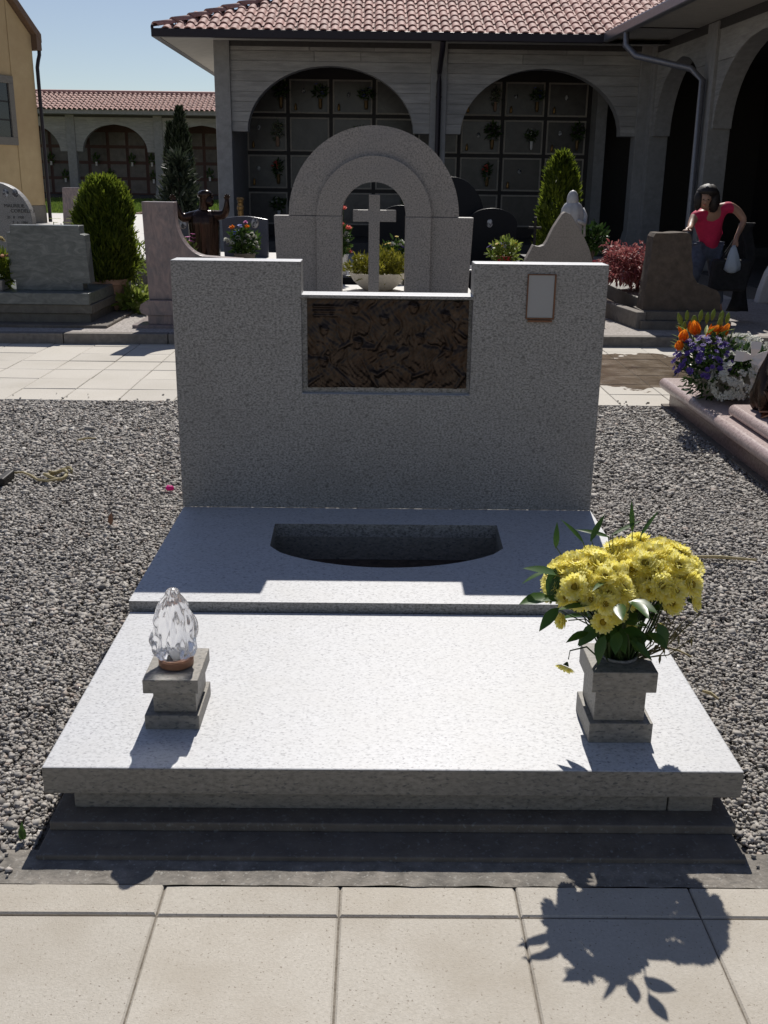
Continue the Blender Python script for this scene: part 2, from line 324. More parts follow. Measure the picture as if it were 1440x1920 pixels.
# ------------------------------------------------------------------ builders
WM = {}          # object -> world matrix
class B:
    """collects verts and faces in world (or local) coordinates"""
    def __init__(s): s.v, s.f, s.k = [], [], []
    def add(s, v, f, k=0):
        o = len(s.v)
        s.v += [tuple(p) for p in v]
        s.f += [tuple(i + o for i in q) for q in f]
        s.k += [k] * len(f)
        return s
    def box(s, x0, y0, z0, x1, y1, z1, k=0):
        v = [(x0, y0, z0), (x1, y0, z0), (x1, y1, z0), (x0, y1, z0), (x0, y0, z1), (x1, y0, z1), (x1, y1, z1), (x0, y1, z1)]
        return s.add(v, [(0, 3, 2, 1), (4, 5, 6, 7), (0, 1, 5, 4), (1, 2, 6, 5), (2, 3, 7, 6), (3, 0, 4, 7)], k)
    def prism_y(s, poly, y0, y1, k=0):
        n = len(poly)
        v = [(x, y0, z) for x, z in poly] + [(x, y1, z) for x, z in poly]
        a = sum(poly[i][0] * poly[(i + 1) % n][1] - poly[(i + 1) % n][0] * poly[i][1] for i in range(n))
        f = [tuple(range(n)), tuple(range(2 * n - 1, n - 1, -1))] + [((i + 1) % n, i, n + i, n + (i + 1) % n) for i in range(n)]
        if a < 0: f = [tuple(reversed(q)) for q in f]
        return s.add(v, f, k)
    def prism_z(s, poly, z0, z1, k=0):
        n = len(poly)
        v = [(x, y, z0) for x, y in poly] + [(x, y, z1) for x, y in poly]
        a = sum(poly[i][0] * poly[(i + 1) % n][1] - poly[(i + 1) % n][0] * poly[i][1] for i in range(n))
        f = [tuple(range(n - 1, -1, -1)), tuple(range(n, 2 * n))] + [(i, (i + 1) % n, n + (i + 1) % n, n + i) for i in range(n)]
        if a < 0: f = [tuple(reversed(q)) for q in f]
        return s.add(v, f, k)
    def lathe(s, prof, c=(0, 0, 0), n=20, fn=None, caps=True, k=0):
        v = []
        for r, z in prof:
            for i in range(n):
                a = 2 * pi * i / n
                q = fn(r, z, a) if fn else r
                v.append((c[0] + q * cos(a), c[1] + q * sin(a), c[2] + z))
        f = [(j * n + i, j * n + (i + 1) % n, (j + 1) * n + (i + 1) % n, (j + 1) * n + i) for j in range(len(prof) - 1) for i in range(n)]
        if caps:
            f.append(tuple(range(n - 1, -1, -1)))
            f.append(tuple((len(prof) - 1) * n + i for i in range(n)))
        return s.add(v, f, k)
    def tube(s, pts, r, n=6, k=0):
        pts = [Vector(p) for p in pts]
        rs = r if isinstance(r, (list, tuple)) else [r] * len(pts)
        v = []
        for i, p in enumerate(pts):
            t = (pts[min(i + 1, len(pts) - 1)] - pts[max(i - 1, 0)])
            t = t.normalized() if t.length > 1e-9 else Vector((0, 0, 1))
            a = t.cross(Vector((0, 0, 1)) if abs(t.z) < 0.95 else Vector((1, 0, 0))).normalized()
            b = a.cross(t)
            for j in range(n):
                th = 2 * pi * j / n
                v.append(p + (a * cos(th) + b * sin(th)) * rs[i])
        f = [(j * n + i, j * n + (i + 1) % n, (j + 1) * n + (i + 1) % n, (j + 1) * n + i) for j in range(len(pts) - 1) for i in range(n)]
        f += [tuple(range(n - 1, -1, -1)), tuple((len(pts) - 1) * n + i for i in range(n))]
        return s.add(v, f, k)
    def ball(s, c, r, n=12, m=8, fn=None, k=0):
        r = r if isinstance(r, (tuple, list)) else (r, r, r)
        v, f = [], []
        for j in range(m + 1):
            ph = pi * j / m
            for i in range(n):
                a = 2 * pi * i / n
                d = Vector((sin(ph) * cos(a), sin(ph) * sin(a), cos(ph)))
                q = fn(d) if fn else 1.0
                v.append((c[0] + d.x * r[0] * q, c[1] + d.y * r[1] * q, c[2] + d.z * r[2] * q))
        for j in range(m):
            for i in range(n):
                f.append((j * n + i, (j + 1) * n + i, (j + 1) * n + (i + 1) % n, j * n + (i + 1) % n))
        return s.add(v, f, k)
    def leaf(s, p, d, nrm, L, Wd, bend=0.2, k=0, st=4):
        """pointed oval leaf from p along d"""
        p, d, nrm = Vector(p), Vector(d).normalized(), Vector(nrm)
        a = d.cross(nrm)
        if a.length < 1e-6: a = d.cross(Vector((1, 0, 0.3)))
        a.normalize()
        u = a.cross(d).normalized()
        v, f = [p], []
        for i in range(1, st):
            t = i / st
            w = Wd * 0.5 * sin(pi * t ** 0.8)
            q = p + d * (L * t) - u * (bend * L * t * t)
            v += [q + a * w + u * w * 0.3, q, q - a * w + u * w * 0.3]
        v.append(p + d * L - u * bend * L)
        f += [(0, 2, 1), (0, 3, 2)]
        for i in range(st - 2):
            o = 1 + 3 * i
            f += [(o, o + 1, o + 4, o + 3), (o + 1, o + 2, o + 5, o + 4)]
        o = 1 + 3 * (st - 2)
        e = len(v) - 1
        f += [(o, o + 1, e), (o + 1, o + 2, e)]
        return s.add(v, f, k)

def set_props(o, label=None, cat=None, group=None, kind=None):
    if label: o['label'] = label
    if cat: o['category'] = cat
    if group: o['group'] = group
    if kind: o['kind'] = kind
    return o

def thing(name, label, cat, loc=(0, 0, 0), rz=0.0, group=None):
    o = bpy.data.objects.new(name, None)
    o.empty_display_size = 0.1
    COL.objects.link(o)
    o.location = loc
    o.rotation_euler = (0, 0, rz)
    WM[o] = Matrix.Translation(Vector(loc)) @ Matrix.Rotation(rz, 4, 'Z')
    return set_props(o, label, cat, group)

def link(name, me, parent=None, mw=None):
    o = bpy.data.objects.new(name, me)
    COL.objects.link(o)
    mw = mw if mw is not None else (WM[parent].copy() if parent else Matrix.Identity(4))
    if parent:
        o.parent = parent
        o.matrix_basis = WM[parent].inverted() @ mw
    else:
        o.matrix_basis = mw
    WM[o] = mw
    return o

def mesh_of(name, b, mats, smooth=False):
    me = bpy.data.meshes.new(name)
    me.from_pydata(b.v, [], b.f)
    mats = mats if isinstance(mats, (list, tuple)) else [mats]
    for m in mats: me.materials.append(M[m] if isinstance(m, str) else m)
    if len(mats) > 1: me.polygons.foreach_set('material_index', b.k)
    if smooth: me.polygons.foreach_set('use_smooth', [True] * len(me.polygons))
    me.update()
    return me

def build(name, b, mats, parent=None, smooth=False, bevel=0.0, world=True, seg=2, sharp=None):
    """world=True: verts are in world coordinates; otherwise in the parent's frame"""
    if parent and world:
        inv = WM[parent].inverted()
        b.v = [tuple(inv @ Vector(p)) for p in b.v]
    me = mesh_of(name, b, mats, smooth)
    o = link(name, me, parent)
    if bevel:
        md = o.modifiers.new('bevel', 'BEVEL')
        md.width, md.segments, md.limit_method, md.angle_limit = bevel, seg, 'ANGLE', radians(40)
    if smooth and sharp:
        me.set_sharp_from_angle(angle=radians(sharp))
    return o

def structure(name, b, mats, **k):
    return set_props(build(name, b, mats, **k), kind='structure')

def dup(root, mw, label=None, group=None):
    def rec(o, parent):
        c = o.copy()
        COL.objects.link(c)
        if parent:
            c.parent = parent
            c.matrix_basis = o.matrix_basis.copy()
            WM[c] = WM[parent] @ o.matrix_basis
        for ch in o.children: rec(ch, c)
        return c
    r = root.copy()
    COL.objects.link(r)
    r.matrix_basis = mw
    WM[r] = mw
    for ch in root.children: rec(ch, r)
    if label: r['label'] = label
    if group: r['group'] = group
    return r

def np_mesh(name, V, Fq, mat, parent=None, smooth=False, kind=None):
    """fast mesh from numpy: V (n,3), F (m,k)"""
    me = bpy.data.meshes.new(name)
    m, k = Fq.shape
    me.vertices.add(len(V)); me.vertices.foreach_set('co', V.astype(np.float32).ravel())
    me.loops.add(m * k); me.loops.foreach_set('vertex_index', Fq.astype(np.int32).ravel())
    me.polygons.add(m)
    me.polygons.foreach_set('loop_start', np.arange(0, m * k, k, dtype=np.int32))
    me.polygons.foreach_set('loop_total', np.full(m, k, dtype=np.int32))
    if smooth: me.polygons.foreach_set('use_smooth', np.ones(m, dtype=bool))
    me.materials.append(M[mat])
    me.update(calc_edges=True)
    me.validate()
    o = link(name, me, parent, Matrix.Identity(4) if parent is None else None)
    if kind: o['kind'] = kind
    return o

def sprays(P, D, L, Wd, jit=0.35, droop=0.0):
    """leaf sprays: for every base P and direction D a bent 2-quad strip; returns V,F"""
    n = len(P)
    D = D + rng.normal(0, jit, D.shape)
    D /= np.linalg.norm(D, axis=1, keepdims=True)
    R = rng.normal(0, 1, D.shape)
    A = np.cross(D, R); A /= np.linalg.norm(A, axis=1, keepdims=True)
    L = (L * rng.uniform(0.6, 1.3, n))[:, None]
    w = (Wd * rng.uniform(0.6, 1.3, n))[:, None]
    U = np.cross(A, D)
    mid = P + D * L * 0.5 + U * L * 0.08
    tip = P + D * L + np.array([0, 0, -droop]) * L
    V = np.stack([P - A * w * .3, P + A * w * .3, mid + A * w * .5, mid - A * w * .5, tip + A * w * .12, tip - A * w * .12], 1).reshape(-1, 3)
    o = np.arange(n)[:, None] * 6
    Fq = np.concatenate([o + np.array([[0, 1, 2, 3]]), o + np.array([[3, 2, 4, 5]])], 0)
    return V, Fq

def cloud(n, c, rad, shell=0.55, upb=0.6, lob=0.18, seed=0, top_only=False):
    """points and outward directions in a lumpy ellipsoid"""
    d = rng.normal(0, 1, (n, 3))
    if top_only: d[:, 2] = np.abs(d[:, 2])
    d /= np.linalg.norm(d, axis=1, keepdims=True)
    r = 1 - shell * rng.uniform(0, 1, n) ** 2
    s = seed * 1.7
    l = 1 + lob * (np.sin(d[:, 0] * 7 + s) * np.sin(d[:, 1] * 6 + 2 * s) + 0.7 * np.sin(d[:, 2] * 9 + s + d[:, 0] * 5))
    P = np.array(c) + d * np.array(rad) * (r * l)[:, None]
    D = d + np.array([0, 0, upb])
    return P, D / np.linalg.norm(D, axis=1, keepdims=True)

def skin(name, nodes, edges, mat, parent, sub=2, root=None):
    """nodes: {key:(pos, r)} in world coordinates; grown with a Skin modifier and baked to a mesh"""
    keys = list(nodes)
    me = bpy.data.meshes.new(name + '_net')
    me.from_pydata([nodes[k][0] for k in keys], [(keys.index(a), keys.index(b)) for a, b in edges], [])
    o = bpy.data.objects.new(name, me)
    COL.objects.link(o)
    md = o.modifiers.new('skin', 'SKIN')
    md.use_smooth_shade = True
    sv = me.skin_vertices[0].data
    for i, k in enumerate(keys):
        r = nodes[k][1]
        sv[i].radius = (r, r) if not isinstance(r, tuple) else r
        sv[i].use_root = (k == (root or keys[0]))
    sb = o.modifiers.new('sub', 'SUBSURF')
    sb.levels = sb.render_levels = sub
    dg = bpy.context.evaluated_depsgraph_get()
    em = bpy.data.meshes.new_from_object(o.evaluated_get(dg))
    bpy.data.objects.remove(o)
    em.name = name
    em.materials.clear()
    em.materials.append(M[mat])
    inv = WM[parent].inverted() if parent else Matrix.Identity(4)
    em.transform(inv)
    em.polygons.foreach_set('use_smooth', [True] * len(em.polygons))
    return link(name, em, parent)

def text_obj(s, size, loc, mat, parent, depth=0.002, align='LEFT'):
    cu = bpy.data.curves.new('lettering', 'FONT')
    cu.body, cu.size, cu.extrude, cu.align_x = s, size, depth, align
    o = bpy.data.objects.new('lettering', cu)
    COL.objects.link(o)
    dg = bpy.context.evaluated_depsgraph_get()
    em = bpy.data.meshes.new_from_object(o.evaluated_get(dg))
    bpy.data.objects.remove(o)
    em.materials.clear(); em.materials.append(M[mat])
    em.transform(WM[parent].inverted() @ Matrix.Translation(Vector(loc)) @ Matrix.Rotation(pi / 2, 4, 'X'))
    return link('lettering', em, parent)

# ------------------------------------------------------------------ ground, paving, gravel
g = B(); g.add([(-400, -60, -0.035), (400, -60, -0.035), (400, 900, -0.035), (-400, 900, -0.035)], [(0, 1, 2, 3)])
structure('ground', g, 'earth')
g = B(); g.box(-3.2, -1.2, -0.03, 3.2, 1.931, -0.006)
front = structure('front_path', g, 'joint')
xs_j = [-0.066 + 0.395 * k for k in range(-6, 8)]
def slab_mesh(w, d, h=0.03, ch=0.004):
    b = B()
    x, y = w / 2, d / 2
    v = [(-x, -y, -h), (x, -y, -h), (x, y, -h), (-x, y, -h), (-x, -y, -ch), (x, -y, -ch), (x, y, -ch), (-x, y, -ch),
         (-x + ch, -y + ch, 0), (x - ch, -y + ch, 0), (x - ch, y - ch, 0), (-x + ch, y - ch, 0)]
    f = [(i, (i + 1) % 4, 4 + (i + 1) % 4, 4 + i) for i in range(4)] + [(4 + i, 4 + (i + 1) % 4, 8 + (i + 1) % 4, 8 + i) for i in range(4)] + [(8, 9, 10, 11)]
    return b.add(v, f)
GAP = 0.0035
sm_big = mesh_of('paving_slab', slab_mesh(0.395 - GAP, 0.398 - GAP), 'slab')
sm_nar = mesh_of('paving_slab', slab_mesh(0.395 - GAP, 0.101 - GAP), 'slab')
for i in range(len(xs_j) - 1):
    xc = (xs_j[i] + xs_j[i + 1]) / 2
    for me, yc in ((sm_nar, 1.879), (sm_big, 1.629), (sm_big, 1.231), (sm_big, 0.833)):
        mw = Matrix.Translation((xc + random.uniform(-.001, .001), yc + random.uniform(-.001, .001), random.uniform(-.0015, .0015))) @ Euler((random.uniform(-.003, .003), random.uniform(-.003, .003), random.uniform(-.002, .002))).to_matrix().to_4x4()
        link('paving_slab', me, front, mw)
# rough concrete strip
nx, ny = 260, 7
V, Fq = [], []
for j in range(ny + 1):
    for i in range(nx + 1):
        x, y = -3.2 + 6.4 * i / nx, 1.9262 + 0.142 * j / ny
        e = 0.010 * mnoise.noise(Vector((x * 9, j * 0.8, 3))) if j == ny else (0.004 * mnoise.noise(Vector((x * 14, 7, 1))) if j == 0 else 0)
        z = 0.0012 + 0.002 * mnoise.noise(Vector((x * 22, y * 22, 5)))
        if j == ny: z -= 0.02
        V.append((x, y + e, z))
for j in range(ny):
    for i in range(nx):
        a = j * (nx + 1) + i
        Fq.append((a, a + 1, a + nx + 2, a + nx + 1))
structure('concrete_strip', B().add(V, Fq), 'strip', smooth=True)
g = B(); g.box(-6, 2.03, -0.034, 6, 7.16, -0.012)
structure('gravel_bed', g, 'gravel_bed')

def stones(n, region, size, seed):
    r = np.random.default_rng(seed)
    x0, y0, x1, y1 = region
    P = np.stack([r.uniform(x0, x1, n), r.uniform(y0, y1, n)], 1)
    return P, size * np.exp(r.normal(0, 0.33, n))
regs = [((-1.9, 2.05, -0.76, 3.3), 24500, 0.0097), ((0.86, 2.05, 1.75, 3.3), 19000, 0.0097),
        ((-2.6, 3.3, -0.76, 5.0), 27000, 0.0118), ((0.88, 3.3, 2.2, 5.0), 20500, 0.0118),
        ((-3.4, 5.0, -0.6, 7.12), 27000, 0.0148), ((-0.6, 4.25, 0.9, 7.12), 2600, 0.034), ((0.9, 5.0, 2.45, 7.12), 15500, 0.0148),
        ((1.75, 2.05, 3.2, 3.58), 7500, 0.0165), ((-3.2, 2.05, -1.9, 3.3), 6000, 0.0165), ((-4.4, 3.3, -2.6, 7.1), 9000, 0.022),
        ((-1.9, 1.95, 1.7, 2.05), 160, 0.010), ((-3.4, 7.12, -0.8, 7.4), 30, 0.013), ((0.9, 7.12, 2.0, 7.3), 16, 0.016), ((-1.2, 1.5, 1.2, 1.95), 14, 0.006)]
PP, SS = [], []
for i, (rg, n, s) in enumerate(regs):
    P, S = stones(n, rg, s, 100 + i)
    keep = ~((P[:, 0] > -0.80) & (P[:, 0] < 0.90) & (P[:, 1] < 4.27))
    keep &= ~((P[:, 0] > 2.08) & (P[:, 1] > 3.58))
    PP.append(P[keep]); SS.append(S[keep])
P, S = np.concatenate(PP), np.concatenate(SS)
n = len(P)
cube = np.array([[-1, -1, -1], [1, -1, -1], [1, 1, -1], [-1, 1, -1], [-1, -1, 1], [1, -1, 1], [1, 1, 1], [-1, 1, 1]], float)
V = cube[None] * np.array([0.5, 0.42, 0.24]) + rng.normal(0, 0.10, (n, 8, 3))
V[:, 4:, :2] *= rng.uniform(0.45, 0.95, (n, 1, 1))
V *= S[:, None, None]
def rotm(ax, a):
    c, s = np.cos(a), np.sin(a)
    R = np.zeros((len(a), 3, 3)); i, j = [(1, 2), (0, 2), (0, 1)][ax]
    R[:, ax, ax] = 1; R[:, i, i] = c; R[:, j, j] = c; R[:, i, j] = -s; R[:, j, i] = s
    return R
R = rotm(2, rng.uniform(0, 2 * pi, n)) @ rotm(0, rng.normal(0, 0.24, n)) @ rotm(1, rng.normal(0, 0.24, n))
V = np.einsum('nij,nkj->nki', R, V)
und = 0.006 * np.sin(P[:, 0] * 5.1 + P[:, 1] * 2.3) * np.sin(P[:, 1] * 4.2 - P[:, 0])
V[:, :, 0] += P[:, :1]; V[:, :, 1] += P[:, 1:]
zo = und + rng.uniform(-0.007, 0.003, n)
zo = np.where(rng.uniform(0, 1, n) < 0.05, zo + 0.005, zo)
zo = np.where((P[:, 1] < 2.05) | (P[:, 1] > 7.14), 0.005, zo)
V[:, :, 2] += zo[:, None]
fq = np.array([[0, 3, 2, 1], [4, 5, 6, 7], [0, 1, 5, 4], [1, 2, 6, 5], [2, 3, 7, 6], [3, 0, 4, 7]])
Fq = (np.arange(n)[:, None, None] * 8 + fq[None]).reshape(-1, 4)
gv = np_mesh('gravel', V.reshape(-1, 3), Fq, 'gravel', kind='stuff')

# middle path behind the grave: individual slabs
g = B(); g.box(-7, 7.15, -0.034, 6, 9.9, -0.007)
mid = structure('middle_path', g, 'joint')
sm_mid = mesh_of('paving_slab', slab_mesh(0.40 - 0.006, 0.40 - 0.006), 'slab_wet')
for j in range(7):
    for i in range(-14, 13):
        mw = Matrix.Translation((i * 0.40 - 0.03, 7.35 + 0.4 * j, random.uniform(-.002, .002))) @ Euler((random.uniform(-.006, .006), random.uniform(-.006, .006), random.uniform(-.004, .004))).to_matrix().to_4x4()
        link('paving_slab', sm_mid, mid, mw)
def kerb_y(x): return 9.70 + 0.035 * (x + 2.5)
g = B()
for i in range(-9, 8):
    a, b_ = i * 0.98, i * 0.98 + 0.972
    g.prism_z([(a, kerb_y(a)), (b_, kerb_y(b_)), (b_, kerb_y(b_) + 0.12), (a, kerb_y(a) + 0.12)], -0.03, 0.098)
structure('kerb', g, 'kerb', bevel=0.008)
g = B(); g.prism_z([(-9, kerb_y(-9) + 0.12), (7, kerb_y(7) + 0.12), (7, 13.4), (-9, 13.4)], -0.03, 0.096)
structure('grave_terrace', g, 'pebble_conc')
# back path: slabs to 17.5 m, one sheet beyond
g = B(); g.box(-14, 13.4, -0.03, 5.6, 20.4, 0.086)
back = structure('back_path', g, 'joint')
for j in range(11):
    for i in range(-11, 12):
        mw = Matrix.Translation((i * 0.40 + 0.1, 13.6 + 0.4 * j, 0.094 + random.uniform(-.002, .002)))
        link('paving_slab', sm_mid, back, mw)
g = B(); g.box(-40, 17.83, -0.03, 5.6, 41.5, 0.092)
structure('far_path', g, 'pale')
g = B(); g.add([(-60, 41.5, 0.05), (-2, 41.5, 0.05), (-2, 54.6, 0.33), (-60, 54.6, 0.33)], [(0, 1, 2, 3)])
structure('lawn', g, 'lawn_ground')
n = 26000
P = np.stack([rng.uniform(-16.5, -6, n), rng.uniform(42.5, 54.4, n)], 1)
P = np.concatenate([P, (0.05 + (P[:, 1:2] - 41.5) * 0.0214)], 1)
V, Fq = sprays(P, np.tile([0, 0, 1.0], (n, 1)), np.full(n, 0.12), np.full(n, 0.035), 0.35)
np_mesh('grass', V, Fq, 'grass', kind='stuff')
b = B()
for i in range(40):
    x = random.uniform(-9.4, -6.8)
    b.ball((x, 41.6 + random.uniform(-.1, .5), 0.07), (random.uniform(.12, .3), random.uniform(.1, .3), random.uniform(.05, .16)), 8, 5)
set_props(build('soil_heap', b, 'earth', smooth=True), kind='stuff')

# ------------------------------------------------------------------ arcades with wall niches
def arcade(root, piers, arches, zf, zs, za, zt, inner, y_in, niches, niche_mats=('nichewall', 'nichestone', 'nicheframe'), plank=0.18, depth=0.34, pier_out=0.055, floor_z=None, wmax=None):
    """local frame: facade on y=0 facing -y, x along it"""
    for x0, x1 in piers:
        b = B(); b.box(x0, -pier_out, 0.0, x1, depth - 0.02, zt)
        if True:   # flared foot and corbel head
            b.prism_y([(x0 - 0.05, 0.0), (x1 + 0.05, 0.0), (x1 + 0.05, zf + 0.10), (x1 + 0.003, zf + 0.28), (x0 - 0.003, zf + 0.28), (x0 - 0.05, zf + 0.10)], -pier_out - 0.03, depth)
        build('pier', b, 'pier', root, world=False, bevel=0.012)
    for (xa, xb), (pl, pr) in zip(arches, [(piers[i][1], piers[i + 1][0]) for i in range(len(piers) - 1)]):
        xc, a, rise = (xa + xb) / 2, (xb - xa) / 2, za - zs
        def hw(z):
            if z >= za: return 0.0
            t = max(0.0, min(1.0, (z - zs) / rise))
            return a * sqrt(1 - t * t)
        # solid core set a little back, planks of board-marked concrete in front
        ar = [(xc - a * cos(pi * i / 24), zs + rise * sin(pi * i / 24)) for i in range(25)]
        b = B(); b.prism_y([(pl, zs), *ar, (pr, zs), (pr, zt), (pl, zt)], 0.022, depth - 0.03)
        build('arch_wall', b, 'pier', root, world=False)
        z = zs
        row = 0
        while z < zt - 0.02:
            z1 = min(z + plank, zt)
            g_ = 0.004
            for side in (-1, 1):
                e = pl if side < 0 else pr
                if za <= z + 0.02:
                    if side > 0: continue
                    poly = [(pl + .002, z + g_), (pr - .002, z + g_), (pr - .002, z1 - g_), (pl + .002, z1 - g_)]
                    cuts = [random.uniform(0.3, 0.45), random.uniform(0.6, 0.75)]
                    xs = [pl] + [pl + (pr - pl) * c for c in cuts] + [pr]
                    for q in range(3):
                        b = B(); b.box(xs[q] + .003, -0.004 + random.uniform(0, .008), z + g_, xs[q + 1] - .003, 0.021, z1 - g_)
                        build('wall_plank', b, 'arcade', root, world=False, bevel=0.006, seg=1)
                    continue
                zz = [z + g_ + (min(z1 - g_, za - 0.001) - z - g_) * i / 5 for i in range(6)]
                inn = [(xc + side * hw(q), q) for q in zz]
                if z1 - g_ > za: inn += [(xc, za), (xc, z1 - g_)]
                poly = [(e - side * .002, z + g_)] + inn + [(e - side * .002, z1 - g_)]
                b = B(); b.prism_y(poly, -0.004 + random.uniform(0, .008), 0.021)
                build('wall_plank', b, 'arcade', root, world=False)
            z = z1
    x0, x1 = inner
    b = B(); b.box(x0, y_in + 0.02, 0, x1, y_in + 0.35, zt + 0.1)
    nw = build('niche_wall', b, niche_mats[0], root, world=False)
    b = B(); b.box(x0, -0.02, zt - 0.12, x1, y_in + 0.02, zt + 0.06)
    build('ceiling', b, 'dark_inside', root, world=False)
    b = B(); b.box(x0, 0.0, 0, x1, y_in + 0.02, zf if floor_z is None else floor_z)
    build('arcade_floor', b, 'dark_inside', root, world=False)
    xe, ze = niches
    cache = {}
    for i in range(len(xe) - 1):
        for j in range(len(ze) - 1):
            w, h = xe[i + 1] - xe[i], ze[j + 1] - ze[j]
            mg = 0.042 * w
            key = (round(w, 3), round(h, 3))
            if key not in cache:
                W2, H2, fr = w / 2 - mg, h / 2 - mg, 0.036 * w
                b = B()
                b.box(-W2, -0.03, -H2, W2, 0.0, -H2 + fr); b.box(-W2, -0.03, H2 - fr, W2, 0.0, H2)
                b.box(-W2, -0.03, -H2 + fr, -W2 + fr, 0, H2 - fr); b.box(W2 - fr, -0.03, -H2 + fr, W2, 0, H2 - fr)
                p = B(); p.box(-W2 + fr, -0.012, -H2 + fr, W2 - fr, 0.0, H2 - fr)
                cache[key] = (mesh_of('niche_frame', b, niche_mats[2]), mesh_of('niche_panel', p, niche_mats[1]))
            mw = WM[root] @ Matrix.Translation(((xe[i] + xe[i + 1]) / 2, y_in + 0.018, (ze[j] + ze[j + 1]) / 2))
            link('niche_frame', cache[key][0], nw, mw)
            link('niche_panel', cache[key][1], nw, mw)
    return nw

def tile_mesh(seg=6, low=False):
    """barrel tile with a flat pan: x across 0.20, y up the slope 0.42"""
    b = B()
    prof = []
    for i in range(seg + 1):
        a = pi * i / seg
        prof.append((-0.078 * cos(a) - 0.02, 0.058 * sin(a)))
    prof += [(0.072, -0.006), (0.098, 0.002)]
    n = len(prof); v = []
    for y, s, dz in ((0.0, 1.0, 0.012), (0.42, 0.90, 0.0)):
        for x, z in prof: v.append((x * (s if z > 0.003 else 1), y, z * s + dz))
    f = [(i, i + 1, n + i + 1, n + i) for i in range(n - 1)]
    if not low:
        for x, z in prof: v.append((x, 0.0, z + 0.0118))
        for x, z in prof: v.append((x * 0.90, 0.004, z * 0.84 - 0.002))
        f += [(3 * n + i, 3 * n + i + 1, 2 * n + i + 1, 2 * n + i) for i in range(n - 1)]
    return b.add(v, f)

arc = thing('arcade_building', 'concrete burial arcade with wide arches, dark gutter and terracotta tile roof behind the graves', 'building', (0, 21.0, 0))
piers = [(-3.09, -2.79), (1.02, 1.33), (5.00, 5.28)]
archs = [(-2.49, 0.71), (1.62, 4.72)]
nxe = [-2.835 + 0.925 * k for k in range(9)]
nze = [0.50, 1.26, 2.03, 2.80, 3.56]
nw = arcade(arc, piers, archs, 0.30, 2.36, 3.55, 3.99, (-2.95, 12.0), 2.5, (nxe, nze))
b = B(); b.box(4.62, 1.9, 0.3, 4.84, 2.51, 3.75)
build('inner_pier', b, 'pier', arc, world=False)
b = B(); b.box(-3.05, 0.34, 0.0, -2.80, 2.85, 3.98)
build('side_wall', b, 'pier', arc, world=False)
PIT = radians(22)
EY, EZ = -1.05, 3.88      # eave line in the local frame, soffit height
# soffit under the eaves
b = B(); b.add([(-3.98, EY + .02, EZ), (-3.98, 9, EZ), (-2.9, 9, EZ + .12), (-2.9, 0.4, EZ + .12), (8.5, 0.4, EZ + .12), (8.5, EY + .02, EZ)], [(0, 1, 2, 3, 4, 5)])
v0 = list(b.v); b.add([(x, y, z + 0.03) for x, y, z in v0], [(5, 4, 3, 2, 1, 0)])
build('soffit', b, 'soffit', arc, world=False)
b = B()
b.prism_y([(0, 0), (0.1, 0)], 0, 1) if False else None
b.box(-4.02, EY - 0.10, EZ - 0.005, 4.04, EY + 0.02, EZ + 0.135)
b.box(-4.02, EY + 0.02, EZ - 0.005, -3.90, 9, EZ + 0.135)
b.ball((-4.0, EY - .08, EZ + .15), (.03, .03, .05), 8, 6)
build('gutter', b, 'gutter', arc, world=False, bevel=0.02)
b = B()
b.tube([(1.175, EY + 0.0, EZ), (1.175, EY + .05, EZ - .10), (1.175, -0.14, EZ - .42), (1.175, -0.12, EZ - .6), (1.175, -0.12, 0.3)], 0.05, 10)
b.tube([(1.175, -0.12, 3.0), (1.175, -0.12, 3.03)], 0.06, 10)
build('downpipe', b, 'gutter', arc, world=False, smooth=True, sharp=50)
# roof: deck with tiles laid one by one
def roofpt(x, t): return (x, EY + t, EZ + 0.13 + t * tan(PIT))
TR = 4.2
b = B()
b.add([(-4.0, EY, EZ + .12), (4.05, EY, EZ + .12), (4.05 + TR, EY + TR, EZ + .12 + TR * tan(PIT)), (-4.0 + TR, EY + TR, EZ + .12 + TR * tan(PIT))], [(0, 1, 2, 3)])
b.add([(-4.0, EY, EZ + .12), (-4.0 + TR, EY + TR, EZ + .12 + TR * tan(PIT)), (-4.0 + TR, 9, EZ + .12 + TR * tan(PIT)), (-4.0, 9, EZ + .12)], [(0, 1, 2, 3)])
roof = build('roof', b, 'roofdeck', arc, world=False)
tm = mesh_of('roof_tile', tile_mesh(), 'rooftile', smooth=True)
cnt, rest = 0, []
EXP = 0.345
for r_ in range(12):
    t = -0.06 + r_ * EXP * cos(PIT)
    xl, xr = -4.0 + max(t, 0) + 0.02, 4.05 + max(t, 0) + 0.25
    k0 = math.ceil((xl + 4.0) / 0.2)
    x = -4.0 + k0 * 0.2 + 0.05
    while x < xr:
        mw = WM[arc] @ Matrix.Translation(roofpt(x + random.uniform(-.006, .006), t)) @ Matrix.Rotation(PIT - radians(1.5) + random.uniform(-.012, .012), 4, 'X') @ Matrix.Rotation(random.uniform(-.015, .015), 4, 'Z') @ Matrix.Rotation(random.uniform(-.02, .02), 4, 'Y')
        if cnt < 270:
            link('roof_tile', tm, roof, mw); cnt += 1
        else:
            rest.append(mw)
        x += 0.2
base = tile_mesh()
bb = B()
for mw in rest: bb.add([mw @ Vector(p) for p in base.v], base.f)
set_props(build('upper_roof_tiles', bb, 'rooftile', roof, smooth=True), kind='stuff')
cap = B()
prof = [(-0.12 * cos(pi * i / 8), 0.085 * sin(pi * i / 8)) for i in range(9)]
v = []
for y, s in ((0, 1.0), (0.45, 0.86)):
    v += [(x * s, y, z * s + (0.015 if y == 0 else 0)) for x, z in prof]
v += [(x * .88, 0, z * .84) for x, z in prof]
cap.add(v, [(i, i + 1, 10 + i, 9 + i) for i in range(8)] + [(18 + i, 19 + i, i + 1, i) for i in range(8)])
capm = mesh_of('ridge_tile', cap, 'rooftile', smooth=True)
